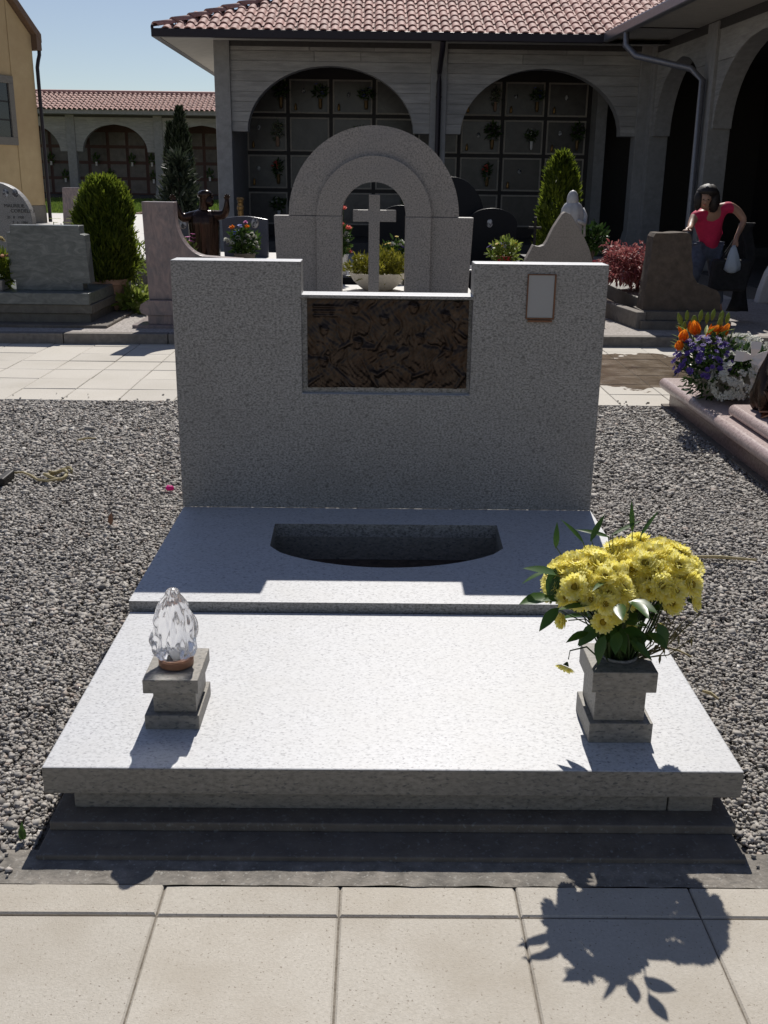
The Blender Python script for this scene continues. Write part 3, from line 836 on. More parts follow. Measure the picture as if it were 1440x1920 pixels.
hd = Vector((1, 1, tan(PIT))).normalized()
for k in range(14):
    p = Vector((-4.0, EY, EZ + .15)) + hd * (0.05 + k * 0.40)
    rotm_ = Matrix.Rotation(-pi / 4, 4, 'Z') @ Matrix.Rotation(math.asin(hd.z) - 0.03, 4, 'X')
    link('ridge_tile', capm, roof, WM[arc] @ Matrix.Translation(p) @ rotm_)

# right wing of the arcade, turned towards the viewer
wing = thing('arcade_wing', 'shaded arcade wing with tall dark arches and pale grey gutter on the right', 'building', (5.24, 21.0, 0), atan2(-0.9989, 0.047))
wp = [(-0.0, 0.30), (3.02, 3.46), (6.95, 7.4), (10.9, 11.3), (14.8, 15.2)]
wa = [(0.42, 2.95), (3.52, 6.90), (7.47, 10.83), (11.37, 14.73)]
arcade(wing, wp, wa, 0.12, 2.36, 3.62, 3.95, (-2.6, 18.0), 3.2, ([0.4 + 0.925 * k for k in range(17)], [0.5, 1.26, 2.03, 2.80, 3.56]), plank=0.5)
b = B(); b.add([(-0.1, -1.14, 3.97), (17.4, -1.14, 3.97), (17.4, 0.3, 3.971), (-0.1, 0.3, 3.971), (-0.1, -1.14, 4.0), (17.4, -1.14, 4.0), (17.4, .3, 4.0), (-.1, .3, 4.0)], [(0, 1, 2, 3), (7, 6, 5, 4), (0, 4, 5, 1)])
build('soffit', b, 'soffit', wing, world=False)
b = B(); b.box(1.06, -1.26, 3.89, 17.4, -1.14, 4.05)
build('gutter', b, 'gutter_grey', wing, world=False, bevel=0.02)
b = B(); b.add([(1.06, -1.14, 4.02), (17.4, -1.14, 4.02), (17.4, 3.6, 4.02 + 4.74 * tan(PIT)), (5.8, 3.6, 4.02 + 4.74 * tan(PIT))], [(0, 1, 2, 3)])
wroof = build('roof', b, 'roofdeck', wing, world=False)
bb = B()
for r_ in range(3):
    t = -0.06 + r_ * EXP * cos(PIT)
    x = 1.25 + max(t, 0)
    while x < 17.3:
        mw = Matrix.Translation((x, -1.14 + t, 4.04 + t * tan(PIT))) @ Matrix.Rotation(PIT - radians(1.5), 4, 'X')
        bb.add([mw @ Vector(p) for p in base.v], base.f)
        x += 0.2
o = build('eave_roof_tiles', bb, 'rooftile', wroof, smooth=True, world=False)
o['kind'] = 'stuff'
b = B()
b.tube([(2.35, -1.20, 3.93), (2.35, -1.20, 3.70), (2.5, -1.05, 3.52), (3.1, -0.30, 3.28), (3.24, -0.14, 3.10), (3.24, -0.13, 0.1)], 0.055, 10)
build('downpipe', b, 'gutter_grey', wing, world=False, smooth=True, sharp=60)
b = B(); b.box(2.4, -1.13, 3.955, 2.44, 0.0, 3.985)
build('tie_rod', b, 'iron', wing, world=False)

# distant arcade on the left
far = thing('distant_arcade', 'distant low arcade with pale pink tile roof beyond the lawn on the left', 'building', (0, 55.0, 0))
fx = [-24.3, -19.88, -15.46, -11.05, -6.62, -2.2]
fp = [(x - 0.22, x + 0.22) for x in fx]
fa = [(fx[i] + 0.55, fx[i + 1] - 0.58) for i in range(5)]
arcade(far, fp, fa, 0.55, 2.66, 3.97, 4.42, (-24.4, -2.1), 2.6, ([-20.4 + 1.02 * k for k in range(18)], [0.55, 1.37, 2.17, 2.97, 3.77]), ('nichewall_red', 'nichedim', 'nichewall_red'), plank=0.88)
b = B(); b.box(-24.6, -0.95, 4.40, -1.9, 0.4, 4.62)
build('eave_beam', b, 'pier', far, world=False)
b = B(); b.add([(-24.6, -1.0, 4.60), (-1.9, -1.0, 4.60), (-1.9, 1.45, 5.52), (-24.6, 1.45, 5.52)], [(0, 1, 2, 3)])
froof = build('roof', b, 'roofdeck', far, world=False)
low = tile_mesh(5, True)
bb = B()
fpit = atan2(0.92, 2.45)
for r_ in range(8):
    t = -0.08 + r_ * 0.32
    x = -17.6
    while x < -6.5:
        mw = Matrix.Translation((x + random.uniform(-.01, .01), -1.0 + t, 4.61 + t * tan(fpit))) @ Matrix.Rotation(fpit - radians(2.5), 4, 'X') @ Matrix.Diagonal((1.25, 1, 1.4, 1))
        bb.add([mw @ Vector(p) for p in low.v], low.f)
        x += 0.25
o = build('roof_tiles', bb, 'rooftile', froof, smooth=True, world=False); o['kind'] = 'stuff'
b = B(); b.tube([(-24.6, 1.45, 5.55), (-1.9, 1.45, 5.55)], 0.12, 8)
build('ridge', b, 'rooftile', far, world=False, smooth=True)

# ochre chapel at the left edge
cha = thing('chapel', 'tall ochre plastered building with grey stone window and dark downpipe at left edge', 'building', (-10.25, 33.0, 0), atan2(0.917, 0.4))
b = B()
b.prism_y([(-9, 0), (0, 0), (0, 5.45), (-4.5, 9.6), (-9, 5.45)], 0.0, 7)
build('wall', b, 'yellow', cha, world=False)
b = B(); b.box(-9.01, -0.035, 0, 0.02, 0.0, 0.62)
build('dado', b, 'dado', cha, world=False, bevel=0.01)
b = B(); b.prism_y([(-0.95, .622), (.012, .622), (.012, 5.42), (-.95, 5.43 + .95 * 4.15 / 4.5)], -.02, 0.0)
build('corner_pilaster', b, 'yellow', cha, world=False, bevel=0.01)
wx0, wx1, wz0, wz1 = -2.75, -1.15, 2.55, 4.02
b = B()
for q in ((wx0 - .2, wz0 - .22, wx1 + .2, wz0), (wx0 - .2, wz1, wx1 + .2, wz1 + .2), (wx0 - .2, wz0, wx0, wz1), (wx1, wz0, wx1 + .2, wz1)):
    b.box(q[0], -0.06, q[1], q[2], 0.02, q[3])
win = build('window', b, 'dado', cha, world=False, bevel=0.01)
b = B(); b.box(wx0, -0.012, wz0, wx1, 0.0, wz1)
build('pane', b, 'glass_dark', win, world=False)
b = B(); b.box((wx0 + wx1) / 2 - .03, -0.035, wz0, (wx0 + wx1) / 2 + .03, -0.012, wz1)
for z in (3.0, 3.5): b.box(wx0, -0.03, z, wx1, -0.013, z + .04)
build('glazing_bar', b, 'iron', win, world=False)
sl_ = tan(atan2(4.15, 4.5))
b = B()
for y0, y1 in ((-0.22, 7.5),):
    for sgn in (1,):
        e0 = (0.24, 5.45 - 0.24 * sl_)
        b.prism_y([(-4.5, 9.6), (e0[0], e0[1]), (e0[0], e0[1] + 0.24), (-4.5, 9.84)], y0, y1)
        b.prism_y([(-4.5, 9.6), (-9.75, e0[1]), (-9.75, e0[1] + 0.24), (-4.5, 9.84)], y0, y1)
build('roof', b, 'wood_brown', cha, world=False, bevel=0.015)
b = B(); b.prism_y([(0.02, 5.43), (0.22, 5.24), (0.22, 5.02), (0.02, 5.02)], -0.21, 7)
build('eaves_box', b, 'wood_brown', cha, world=False)
b = B(); b.tube([(0.20, -0.12, 5.04), (0.19, -0.12, 4.90), (0.13, -0.11, 4.74), (0.08, -0.10, 4.55), (0.08, -0.10, 4.2), (0.08, -0.10, 0.12)], 0.055, 10)
build('downpipe', b, 'gutter', cha, world=False, smooth=True, sharp=60)

# ------------------------------------------------------------------ the granite grave in front
gr = thing('granite_grave', 'large pale granite grave in front, its notched headstone holding a bronze relief', 'grave', (0.055, 3.1, 0))
b = B(); b.box(-0.779, 2.012, -0.03, 0.884, 4.27, 0.013)
build('lower_step', b, 'concrete', gr, bevel=0.004)
b = B(); b.box(-0.774, 2.107, 0.013, 0.890, 4.25, 0.037)
build('upper_step', b, 'concrete', gr, bevel=0.004)
b = B()
b.box(-0.728, 2.168, 0.037, 0.735, 3.33, 0.0995)
b.box(-0.728, 3.33, 0.037, -0.44, 4.2, 0.1495); b.box(0.54, 3.33, 0.037, 0.845, 4.2, 0.1495); b.box(-0.44, 3.9, 0.037, 0.54, 4.2, 0.1495)
b.box(-0.44, 3.07, 0.1, 0.54, 3.33, 0.1495)
build('plinth', b, 'granite_streak', gr, bevel=0.003)
b = B(); b.box(0.738, 2.167, 0.037, 0.848, 3.32, 0.0995)
build('plinth_end_piece', b, 'granite_streak', gr, bevel=0.003)
b = B(); b.box(-0.788, 2.131, 0.1, 0.901, 3.056, 0.1725)
lid = build('lid', b, ['granite_lit', 'granite_streak'], gr, bevel=0.004)
for p in lid.data.polygons: p.material_index = 1 if abs(p.normal.z) < 0.5 else 0  # bright top, darker streaked sides: sun and shade put into the colours
# bed with the sunk planting trough
outer = [(-0.792, 3.066), (0.914, 3.066), (0.914, 4.068), (-0.792, 4.068)]
hole = [(-0.392, 3.86), (-0.386, 3.60)]
for i in range(1, 20):
    t = i / 20; hole.append((-0.386 + 0.877 * t, 3.60 - 0.215 * sin(pi * t) ** 0.62 - 0.03 * t * 0))
hole += [(0.491, 3.595), (0.497, 3.865)]
bm = bmesh.new()
def loop(pts, z):
    vs_ = [bm.verts.new((x, y, z)) for x, y in pts]
    return [bm.edges.new((vs_[i], vs_[(i + 1) % len(vs_)])) for i in range(len(vs_))]
ed = loop(outer, 0.205) + loop(hole, 0.205)
res = bmesh.ops.triangle_fill(bm, use_beauty=True, edges=ed)
ext = bmesh.ops.extrude_face_region(bm, geom=bm.faces[:])
bmesh.ops.translate(bm, vec=(0, 0, -0.055), verts=[x for x in ext['geom'] if isinstance(x, bmesh.types.BMVert)])
bmesh.ops.recalc_face_normals(bm, faces=bm.faces)
me = bpy.data.meshes.new('bed'); bm.to_mesh(me); bm.free()
me.transform(WM[gr].inverted()); me.materials.append(M['granite']); me.materials.append(M['granite_lit'])
for p in me.polygons: p.material_index = 1 if p.normal.z > .5 else 0  # bed top takes the sunlit granite tone, its sides the shaded one
bed = link('bed', me, gr)
b = B()
nh = len(hole)
b.add([(x, y, 0.151) for x, y in hole] + [(x, y, 0.02) for x, y in hole], [(i, (i + 1) % nh, nh + (i + 1) % nh, nh + i) for i in range(nh)])
build('trough_lining', b, 'granite_streak', bed)
b = B(); b.prism_z(hole, 0.038, 0.055)
build('trough_soil', b, 'soil', bed)
# headstone: notched slab with a shallow pocket for the relief
XC, ZC = [-0.797, -0.290, 0.386, 0.913], [0.2052, 0.692, 1.0715, 1.0855, 1.212]
YF, YB, YP = 4.067, 4.192, 4.094
bm = bmesh.new()
def quad(*p): bm.faces.new([bm.verts.new(q) for q in p])
solid = lambda i, j: 0 <= i < 3 and 0 <= j < 4 and not (i == 1 and j == 3)
front_y = lambda i, j: YP if (i, j) == (1, 1) else YF
for i in range(3):
    for j in range(4):
        if not solid(i, j): continue
        x0, x1, z0, z1 = XC[i], XC[i + 1], ZC[j], ZC[j + 1]
        yf = front_y(i, j)
        quad((x0, yf, z0), (x1, yf, z0), (x1, yf, z1), (x0, yf, z1))
        quad((x1, YB, z0), (x0, YB, z0), (x0, YB, z1), (x1, YB, z1))
        for di, dj, a, c in ((-1, 0, (x0, z0), (x0, z1)), (1, 0, (x1, z1), (x1, z0)), (0, -1, (x1, z0), (x0, z0)), (0, 1, (x0, z1), (x1, z1))):
            if not solid(i + di, j + dj): y2 = YB
            elif front_y(i + di, j + dj) > yf: y2 = front_y(i + di, j + dj)
            else: continue
            quad((a[0], yf, a[1]), (c[0], yf, c[1]), (c[0], y2, c[1]), (a[0], y2, a[1]))
bmesh.ops.remove_doubles(bm, verts=bm.verts, dist=1e-5)
bmesh.ops.recalc_face_normals(bm, faces=bm.faces)
me = bpy.data.meshes.new('headstone'); bm.to_mesh(me); bm.free()
me.transform(WM[gr].inverted()); me.materials.append(M['granite']); me.materials.append(M['granite_lit'])
for p in me.polygons: p.material_index = 1 if p.normal.z > .5 else 0  # up-facing edges painted as sunlit, all other faces as shaded granite
hs = link('headstone', me, gr)
md = hs.modifiers.new('bevel', 'BEVEL'); md.width, md.segments, md.limit_method = 0.004, 2, 'ANGLE'
# bronze relief: heightfield of robed figures among drapery
NX, NZ = 240, 131
X0, X1, Z0, Z1 = -0.268, 0.372, 0.716, 1.066
gx, gz = np.meshgrid(np.linspace(0, 1, NX), np.linspace(0, 1, NZ))
H = np.zeros_like(gx)
asp = (X1 - X0) / (Z1 - Z0)
px, pz = gx * asp, gz
def caps(ax, az, bx, bz, r0, r1, h, fold=0.0, fr=40):
    """capsule bump with cloth folds along it"""
    global H
    d = np.array([bx - ax, bz - az]); L = np.hypot(*d); d /= L
    t = np.clip(((px - ax) * d[0] + (pz - az) * d[1]) / L, 0, 1)
    ox, oz = px - ax - d[0] * L * t, pz - az - d[1] * L * t
    r = r0 + (r1 - r0) * t
    q = np.clip(1 - (ox ** 2 + oz ** 2) / r ** 2, 0, 1)
    sd = -ox * d[1] + oz * d[0]
    k = h * np.sqrt(q) * (1 + fold * np.sin(sd * fr + t * 2.5))
    H = np.maximum(H, k)
fr_ = np.random.default_rng(21)
cents = [(.24, .50), (.52, .74), (.60, .34), (.88, .62), (.98, .26), (1.18, .74), (1.30, .40), (1.52, .66), (1.62, .26), (1.74, .84), (.16, .14)]
wx_ = .03 * np.sin(pz * 21 + 2) + .02 * np.sin(px * 33 + pz * 11); wz_ = .03 * np.sin(px * 19 + 1) + .02 * np.sin(pz * 37 - px * 9)
best = np.full_like(px, 9.0); F2 = np.full_like(px, 9.0); Hc = np.zeros_like(px)
for cx, cz in cents:
    d = np.hypot((px + wx_ - cx) * 1.15, (pz + wz_ - cz) * .8)
    an = fr_.uniform(-.9, .9); q = (px + wx_ - cx) * cos(an) + (pz + wz_ - cz) * sin(an) * .5; w2 = (pz - cz) * cos(an) - (px - cx) * sin(an)
    fold = np.abs(np.sin(q * fr_.uniform(28, 46) + 3.5 * w2 + 1.4 * np.sin(w2 * 9)))
    h_ = .95 * np.exp(-(d / .25) ** 2) + .26 * fold * np.exp(-(d / .34) ** 2)
    m = d < best
    F2 = np.where(m, best, np.minimum(F2, d)); Hc = np.where(m, h_, Hc); best = np.minimum(best, d)
H = Hc - .28 * np.exp(-((F2 - best) / .022) ** 2)
for cx, cz in cents:
    s = fr_.uniform(1.15, 1.5); hx, hz = cx + fr_.uniform(-.05, .05), cz + .10 * s
    caps(hx, hz, hx + .004, hz + .02 * s, .042 * s, .050 * s, 1.45, .05, 160)
    caps(hx - .02, hz + .038 * s, hx + .025, hz + .036 * s, .032 * s, .028 * s, 1.42, .35, 210)
    a = fr_.uniform(-2.6, -.4); L = .15 * s
    ex, ez = cx + L * cos(a), cz + L * sin(a); caps(cx, cz + .02, ex, ez, .042 * s, .030 * s, 1.12, .2, 90)
    a += fr_.uniform(-1.6, 1.6); caps(ex, ez, ex + .12 * s * cos(a), ez + .12 * s * sin(a), .028 * s, .018 * s, 1.18)
for z in (0.82, 0.87, 0.92): caps(.08, z, .40, z, .016, .016, .8)
for k in range(8): caps(.24, .28, .03 + .07 * k, .02, .012, .022, .8)
for _k in range(3):
    H[1:-1, 1:-1] = (H[1:-1, 1:-1] * 2 + H[:-2, 1:-1] + H[2:, 1:-1] + H[1:-1, :-2] + H[1:-1, 2:]) / 6
H += 0.06 * np.sin(px * 90 + 6 * np.sin(pz * 9)) * np.sin(pz * 70 + 5 * np.sin(px * 7))
V = np.stack([X0 + gx * (X1 - X0), YP - 0.002 - 0.004 - 0.017 * H, Z0 + gz * (Z1 - Z0)], -1).reshape(-1, 3)
V[:, 0] -= WM[gr].translation.x; V[:, 1] -= WM[gr].translation.y
ii = (np.arange(NZ - 1)[:, None] * NX + np.arange(NX - 1)[None]).ravel()
Fq = np.stack([ii, ii + 1, ii + NX + 1, ii + NX], 1)
np_mesh('bronze_relief', V, Fq, 'bronze', hs, smooth=True)
b = B(); b.box(X0 - .001, YP - 0.005, Z0 - .001, X1 + .001, YP + .001, Z1 + .001)
build('relief_backplate', b, 'bronze', hs)
b = B(); b.box(0.600, YF - 0.006, 1.006, 0.702, YF + 0.001, 1.171)
build('portrait_plate', b, 'portrait', hs, bevel=0.001)
b = B()
for q in ((.596, 1.171, .708, 1.175), (.596, 1.000, .708, 1.006), (.596, 1.006, .600, 1.171), (.702, 1.006, .708, 1.171)):
    b.box(q[0], YF - 0.010, q[1], q[2], YF + .001, q[3])
b.box(.604, YF - .016, .990, .70, YF + .001, .998)
build('portrait_frame', b, 'frame_bronze', hs, bevel=0.001)

# ------------------------------------------------------------------ things on the granite grave
LZ = 0.1725
# lantern pedestal
t = thing('lamp_pedestal', 'small stepped granite pedestal under the clear flame lamp, left on the lid', 'pedestal', (-0.508, 2.40, LZ))
b = B(); b.box(-0.578, 2.312, LZ, -0.439, 2.50, LZ + .040); build('base_block', b, 'granite_streak', t, bevel=0.002)
b = B(); b.box(-0.557, 2.330, LZ + .040, -0.448, 2.482, LZ + .102); build('middle_block', b, 'granite_streak', t, bevel=0.002)
b = B(); b.box(-0.578, 2.312, LZ + .102, -0.438, 2.500, LZ + .140); build('top_block', b, 'granite_streak', t, bevel=0.002)
t = thing('flame_lamp', 'clear glass grave lamp shaped like a flame on a brown ring', 'grave lamp', (-0.508, 2.402, LZ + .140))
b = B(); b.lathe([(.040, 0), (.045, .004), (.045, .020), (.041, .024)], (0, 0, 0), 32); build('ring', b, 'lamp_ring', t, world=False, smooth=True, sharp=40)
def flame(r, z, a):
    sw = a + 7 * z
    q = r * (1 + 0.10 * sin(3 * sw + 44 * z) * min(1, (.213 - z) * 14) + 0.05 * sin(12 * (a + 6 * z) + 3 * sin(30 * z)) + 0.02 * sin(21 * a - 40 * z))
    return q
pr = [(.030, .024), (.044, .030), (.052, .042), (.057, .058), (.058, .074), (.056, .090), (.0545, .104), (.052, .120), (.049, .136), (.044, .150), (.040, .160), (.036, .170), (.029, .181), (.022, .190), (.0185, .198), (.0165, .205), (.012, .211), (.001, .2145)]
prof = []
for i in range(len(pr) - 1):
    for k in range(3):
        q = k / 3; prof.append((pr[i][0] * (1 - q) + pr[i + 1][0] * q, pr[i][1] * (1 - q) + pr[i + 1][1] * q))
prof.append(pr[-1])
b = B(); b.lathe(prof, (0, 0, 0), 96, flame)
build('glass_flame', b, 'glass', t, world=False, smooth=True)
b = B(); b.lathe([(.010, .025), (.010, .050), (.004, .056)], (0, 0, 0), 12); build('candle_insert', b, 'whitecer', t, world=False, smooth=True)

# vase pedestal
t = thing('vase_pedestal', 'square stepped granite vase block holding the yellow bouquet, right on the lid', 'vase', (0.627, 2.345, LZ))
b = B(); b.box(0.549, 2.262, LZ, 0.709, 2.432, LZ + .055); build('base_block', b, 'granite_streak', t, bevel=0.002)
b = B(); b.box(0.561, 2.276, LZ + .055, 0.688, 2.42, LZ + .141); build('middle_block', b, 'granite_streak', t, bevel=0.002)
b = B(); b.box(0.548, 2.262, LZ + .141, 0.709, 2.432, LZ + .197); build('top_block', b, 'granite_streak', t, bevel=0.002)
b = B(); b.lathe([(.040, LZ + .197), (.047, LZ + .199), (.047, LZ + .206), (.041, LZ + .206), (.040, LZ + .19)], (0.630, 2.352, 0), 28, caps=False); build('vase_rim', b, 'granite', t, smooth=True)

# yellow chrysanthemum bouquet
VX, VY, VZ = 0.630, 2.352, LZ + .197
bq = thing('bouquet', 'large bouquet of pale yellow chrysanthemums with dark green leaves in the granite vase', 'bouquet', (VX, VY, VZ))
def mum(seed, openness=1.0, rows=((26, .041, .012, .10), (24, .036, .0125, .42), (20, .030, .011, .75), (14, .022, .009, 1.05))):
    r = random.Random(seed); b = B()
    for n_, L, w, el in rows:
        for i in range(n_):
            a = 2 * pi * (i + r.uniform(-.3, .3)) / n_
            e = el * openness + r.uniform(-.12, .12); l = L * r.uniform(.88, 1.08)
            d0 = Vector((cos(a) * cos(e), sin(a) * cos(e), sin(e))); s = Vector((-sin(a), cos(a), 0)); u = s.cross(d0) * -1
            p0 = Vector((cos(a), sin(a), 0)) * .007
            pts = []
            for tt, ww, cu in ((0, .35, 0), (.45, .95, -.02), (.8, 1.0, .06), (1.0, .45, .20)):
                c = p0 + d0 * (l * tt) + Vector((0, 0, 1)) * (l * cu)
                pts += [c - s * w * .5 * ww + u * w * .12, c + s * w * .5 * ww + u * w * .12]
            b.add(pts, [(0, 1, 3, 2), (2, 3, 5, 4), (4, 5, 7, 6)])
    b2 = B(); b2.ball((0, 0, .007), (.0135, .0135, .005), 10, 6)
    b3 = B(); b3.lathe([(.003, -.020), (.010, -.010), (.014, -.002)], (0, 0, 0), 8)
    return mesh_of('petals', b, 'mum'), mesh_of('flower_centre', b2, 'mum_mid', True), mesh_of('calyx', b3, 'stem', True)
mums = [mum(1), mum(2, .8), mum(3, 1.15)]
mum_bud = mum(9, 1.4, ((18, .024, .009, .55), (12, .018, .008, 1.0)))
heads = []
def add_head(p, d, var=None, sc=1.0):
    p, d = Vector(p), Vector(d).normalized()
    pe, ce, ca = mums[var] if var is not None else random.choice(mums)
    mw = Matrix.Translation(p) @ d.to_track_quat('Z', 'Y').to_matrix().to_4x4() @ Matrix.Rotation(random.uniform(0, 6.28), 4, 'Z') @ Matrix.Diagonal((sc, sc, sc, 1))
    h = link('flower_head', pe, bq, mw)
    link('flower_centre', ce, h, mw); link('calyx', ca, h, mw)
    heads.append((p, d))
gold = pi * (3 - sqrt(5))
for cen, rad, NH, ph in ((Vector((.535, 2.325, .572)), (.086, .108, .066), 58, .3), (Vector((.700, 2.395, .582)), (.106, .120, .062), 70, 1.1)):
    for i in range(NH):
        z = 1 - (i + 0.5) / NH * 1.12
        r = sqrt(max(0, 1 - z * z)); a = i * gold + ph
        d = Vector((r * cos(a), r * sin(a), z))
        if d.y > 0.8 and d.z < 0.1: continue
        p = cen + Vector((d.x * rad[0], d.y * rad[1], d.z * rad[2])) * random.uniform(.88, 1.12) + Vector((random.uniform(-.008, .008), 0, random.uniform(-.006, .010)))
        add_head(p, Vector((d.x * 1.1, d.y * 1.1 - .12, d.z + .45)) + Vector((random.uniform(-.3, .3), random.uniform(-.3, .3), 0)), None, random.uniform(.56, .76))
for p, d, s in (((.445, 2.33, .545), (-.8, -.3, .5), .68), ((.470, 2.30, .490), (-.8, -.4, .1), .6), ((.555, 2.24, .515), (-.2, -.9, .35), .8), ((.575, 2.23, .545), (.1, -.9, .4), .9), ((.795, 2.33, .535), (.8, -.4, .2), .85), ((.73, 2.29, .545), (.3, -.8, .4), .9),
                ((.64, 2.29, .565), (.0, -.8, .6), .95), ((.478, 2.262, .386), (-.35, -.35, -.8), .72), ((.71, 2.30, .47), (.4, -.6, .2), .45), ((.63, 2.26, .50), (.2, -.8, .1), .42)):
    add_head(p, d, None, s * .78)
b = B()
for p, d in heads:
    a0 = random.uniform(0, 6.28)
    q = Vector((VX + .030 * cos(a0), VY + .030 * sin(a0), VZ - .03))
    e = p - d * .018
    m1 = q.lerp(e, .45) + Vector((0, 0, .03)); m2 = e - d * .05
    if d.z < 0: m1 = Vector((.53, 2.28, .43)); m2 = Vector((.487, 2.268, .425))
    b.tube([q, m1, m2, e], [.0026, .0022, .0018, .0015], 5)
build('stems', b, 'stem', bq, smooth=True)
leaves = [((.50, 2.30, .60), (-.95, -.1, .25), .085, .032), ((.49, 2.31, .615), (-.2, -.5, -.9), .080, .032), ((.48, 2.30, .545), (-.8, -.45, -.05), .085, .036), ((.47, 2.32, .60), (-.9, -.2, -.3), .06, .018),
          ((.50, 2.28, .50), (-.75, -.3, -.75), .085, .036), ((.505, 2.40, .63), (.0, .1, 1), .06, .014), ((.53, 2.40, .645), (-.65, .3, .75), .075, .016), ((.545, 2.40, .65), (.45, .2, .9), .07, .016), ((.53, 2.38, .64), (.1, -.3, -.6), .05, .03),
          ((.66, 2.44, .66), (-.1, .1, 1), .075, .012), ((.68, 2.44, .65), (.5, .2, .75), .075, .014), ((.60, 2.42, .66), (.8, .2, .35), .08, .013), ((.60, 2.42, .655), (-.8, .2, .2), .08, .014),
          ((.60, 2.225, .485), (.75, -.5, .1), .07, .045), ((.60, 2.22, .47), (.85, -.4, -.1), .055, .036), ((.59, 2.225, .462), (-.2, -.6, -.7), .065, .040), ((.615, 2.215, .445), (.6, -.5, -.4), .08, .038), ((.56, 2.23, .45), (-.4, -.5, -.8), .08, .04),
          ((.585, 2.27, .46), (.3, -.6, -.5), .085, .05), ((.555, 2.28, .46), (-.6, -.3, -.6), .085, .042), ((.62, 2.26, .455), (.5, -.5, -.5), .075, .05), ((.65, 2.27, .45), (-.2, -.7, -.5), .07, .05), ((.55, 2.30, .44), (-.6, -.2, -.7), .07, .035), ((.53, 2.27, .44), (-.9, -.2, -.3), .07, .03),
          ((.67, 2.25, .45), (.5, -.6, -.3), .07, .04), ((.70, 2.28, .46), (.3, -.3, -.7), .07, .04), ((.60, 2.30, .42), (-.7, -.5, -.1), .06, .04), ((.66, 2.30, .42), (.5, -.6, -.1), .05, .03)]
for kk in range(30):
    a = random.uniform(0, 6.28); r = random.uniform(.03, .10); z = random.uniform(.43, .52)
    leaves.append(((VX + r * cos(a) - .02, VY + r * sin(a), z), (cos(a), sin(a), random.uniform(-.35, .5)), random.uniform(.05, .085), random.uniform(.025, .045)))
# leaves whose shadows reach the path: they lean out of the front of the bunch
leaves = [((p[0] - (.045 if p[0] < .52 and p[2] > .48 else 0), p[1], p[2] + (.035 if p[2] < .53 else .012) ), d, L * (1.12 if p[2] > .5 else .9), w * (1.1 if p[2] > .5 else .85)) for p, d, L, w in leaves]
leaves += [((.555, 2.24, .62), (-.55, -.8, .2), .085, .016), ((.52, 2.22, .57), (-.85, -.45, .0), .10, .035), ((.47, 2.27, .56), (-.9, -.3, .1), .07, .03)]
leaves += [((.60, 2.20, .585), (.7, -.6, .05), .075, .045), ((.575, 2.19, .585), (-.1, -1, -.1), .075, .03), ((.60, 2.17, .60), (.25, -1, .05), .085, .03)]
stalks = B()
for p, d, L, w in leaves:
    if p[2] > .5:
        q0 = Vector((VX + random.uniform(-.02, .02), VY + random.uniform(-.02, .02), VZ)); q1 = Vector(p) + Vector(d).normalized() * .006
        stalks.tube([q0, q0.lerp(q1, .55) + Vector((0, 0, .02)), q1], [.002, .0016, .0012], 4)
    bb = B(); bb.leaf((0, 0, 0), d, (random.uniform(-.4, .4), random.uniform(-.6, .1), 1), L, w, random.uniform(-.05, .3), st=5)
    bb.v = [tuple(Vector(q) + Vector(p)) for q in bb.v]
    build('leaf', bb, 'ruscus', bq, smooth=True)
build('leaf_stalks', stalks, 'stem', bq)
b = B()
for kk in range(14):
    x0 = .67 + random.uniform(-.01, .02)
    e = Vector((.72 + random.uniform(0, .085), 2.30 + random.uniform(-.04, .05), random.uniform(.45, .53)))
    q = Vector((x0, 2.34, VZ)); pts = [q, q.lerp(e, .5) + Vector((.01, 0, -.02)), e]
    b.tube(pts, [.002, .0016, .001], 4)
    for m in range(3):
        w = pts[1].lerp(e, random.random()); b.leaf(w, (random.uniform(-.5, 1), random.uniform(-.6, .3), random.uniform(-1, .3)), (0, 0, 1), .025, .007)
build('filler_sprigs', b, 'drystem', bq)

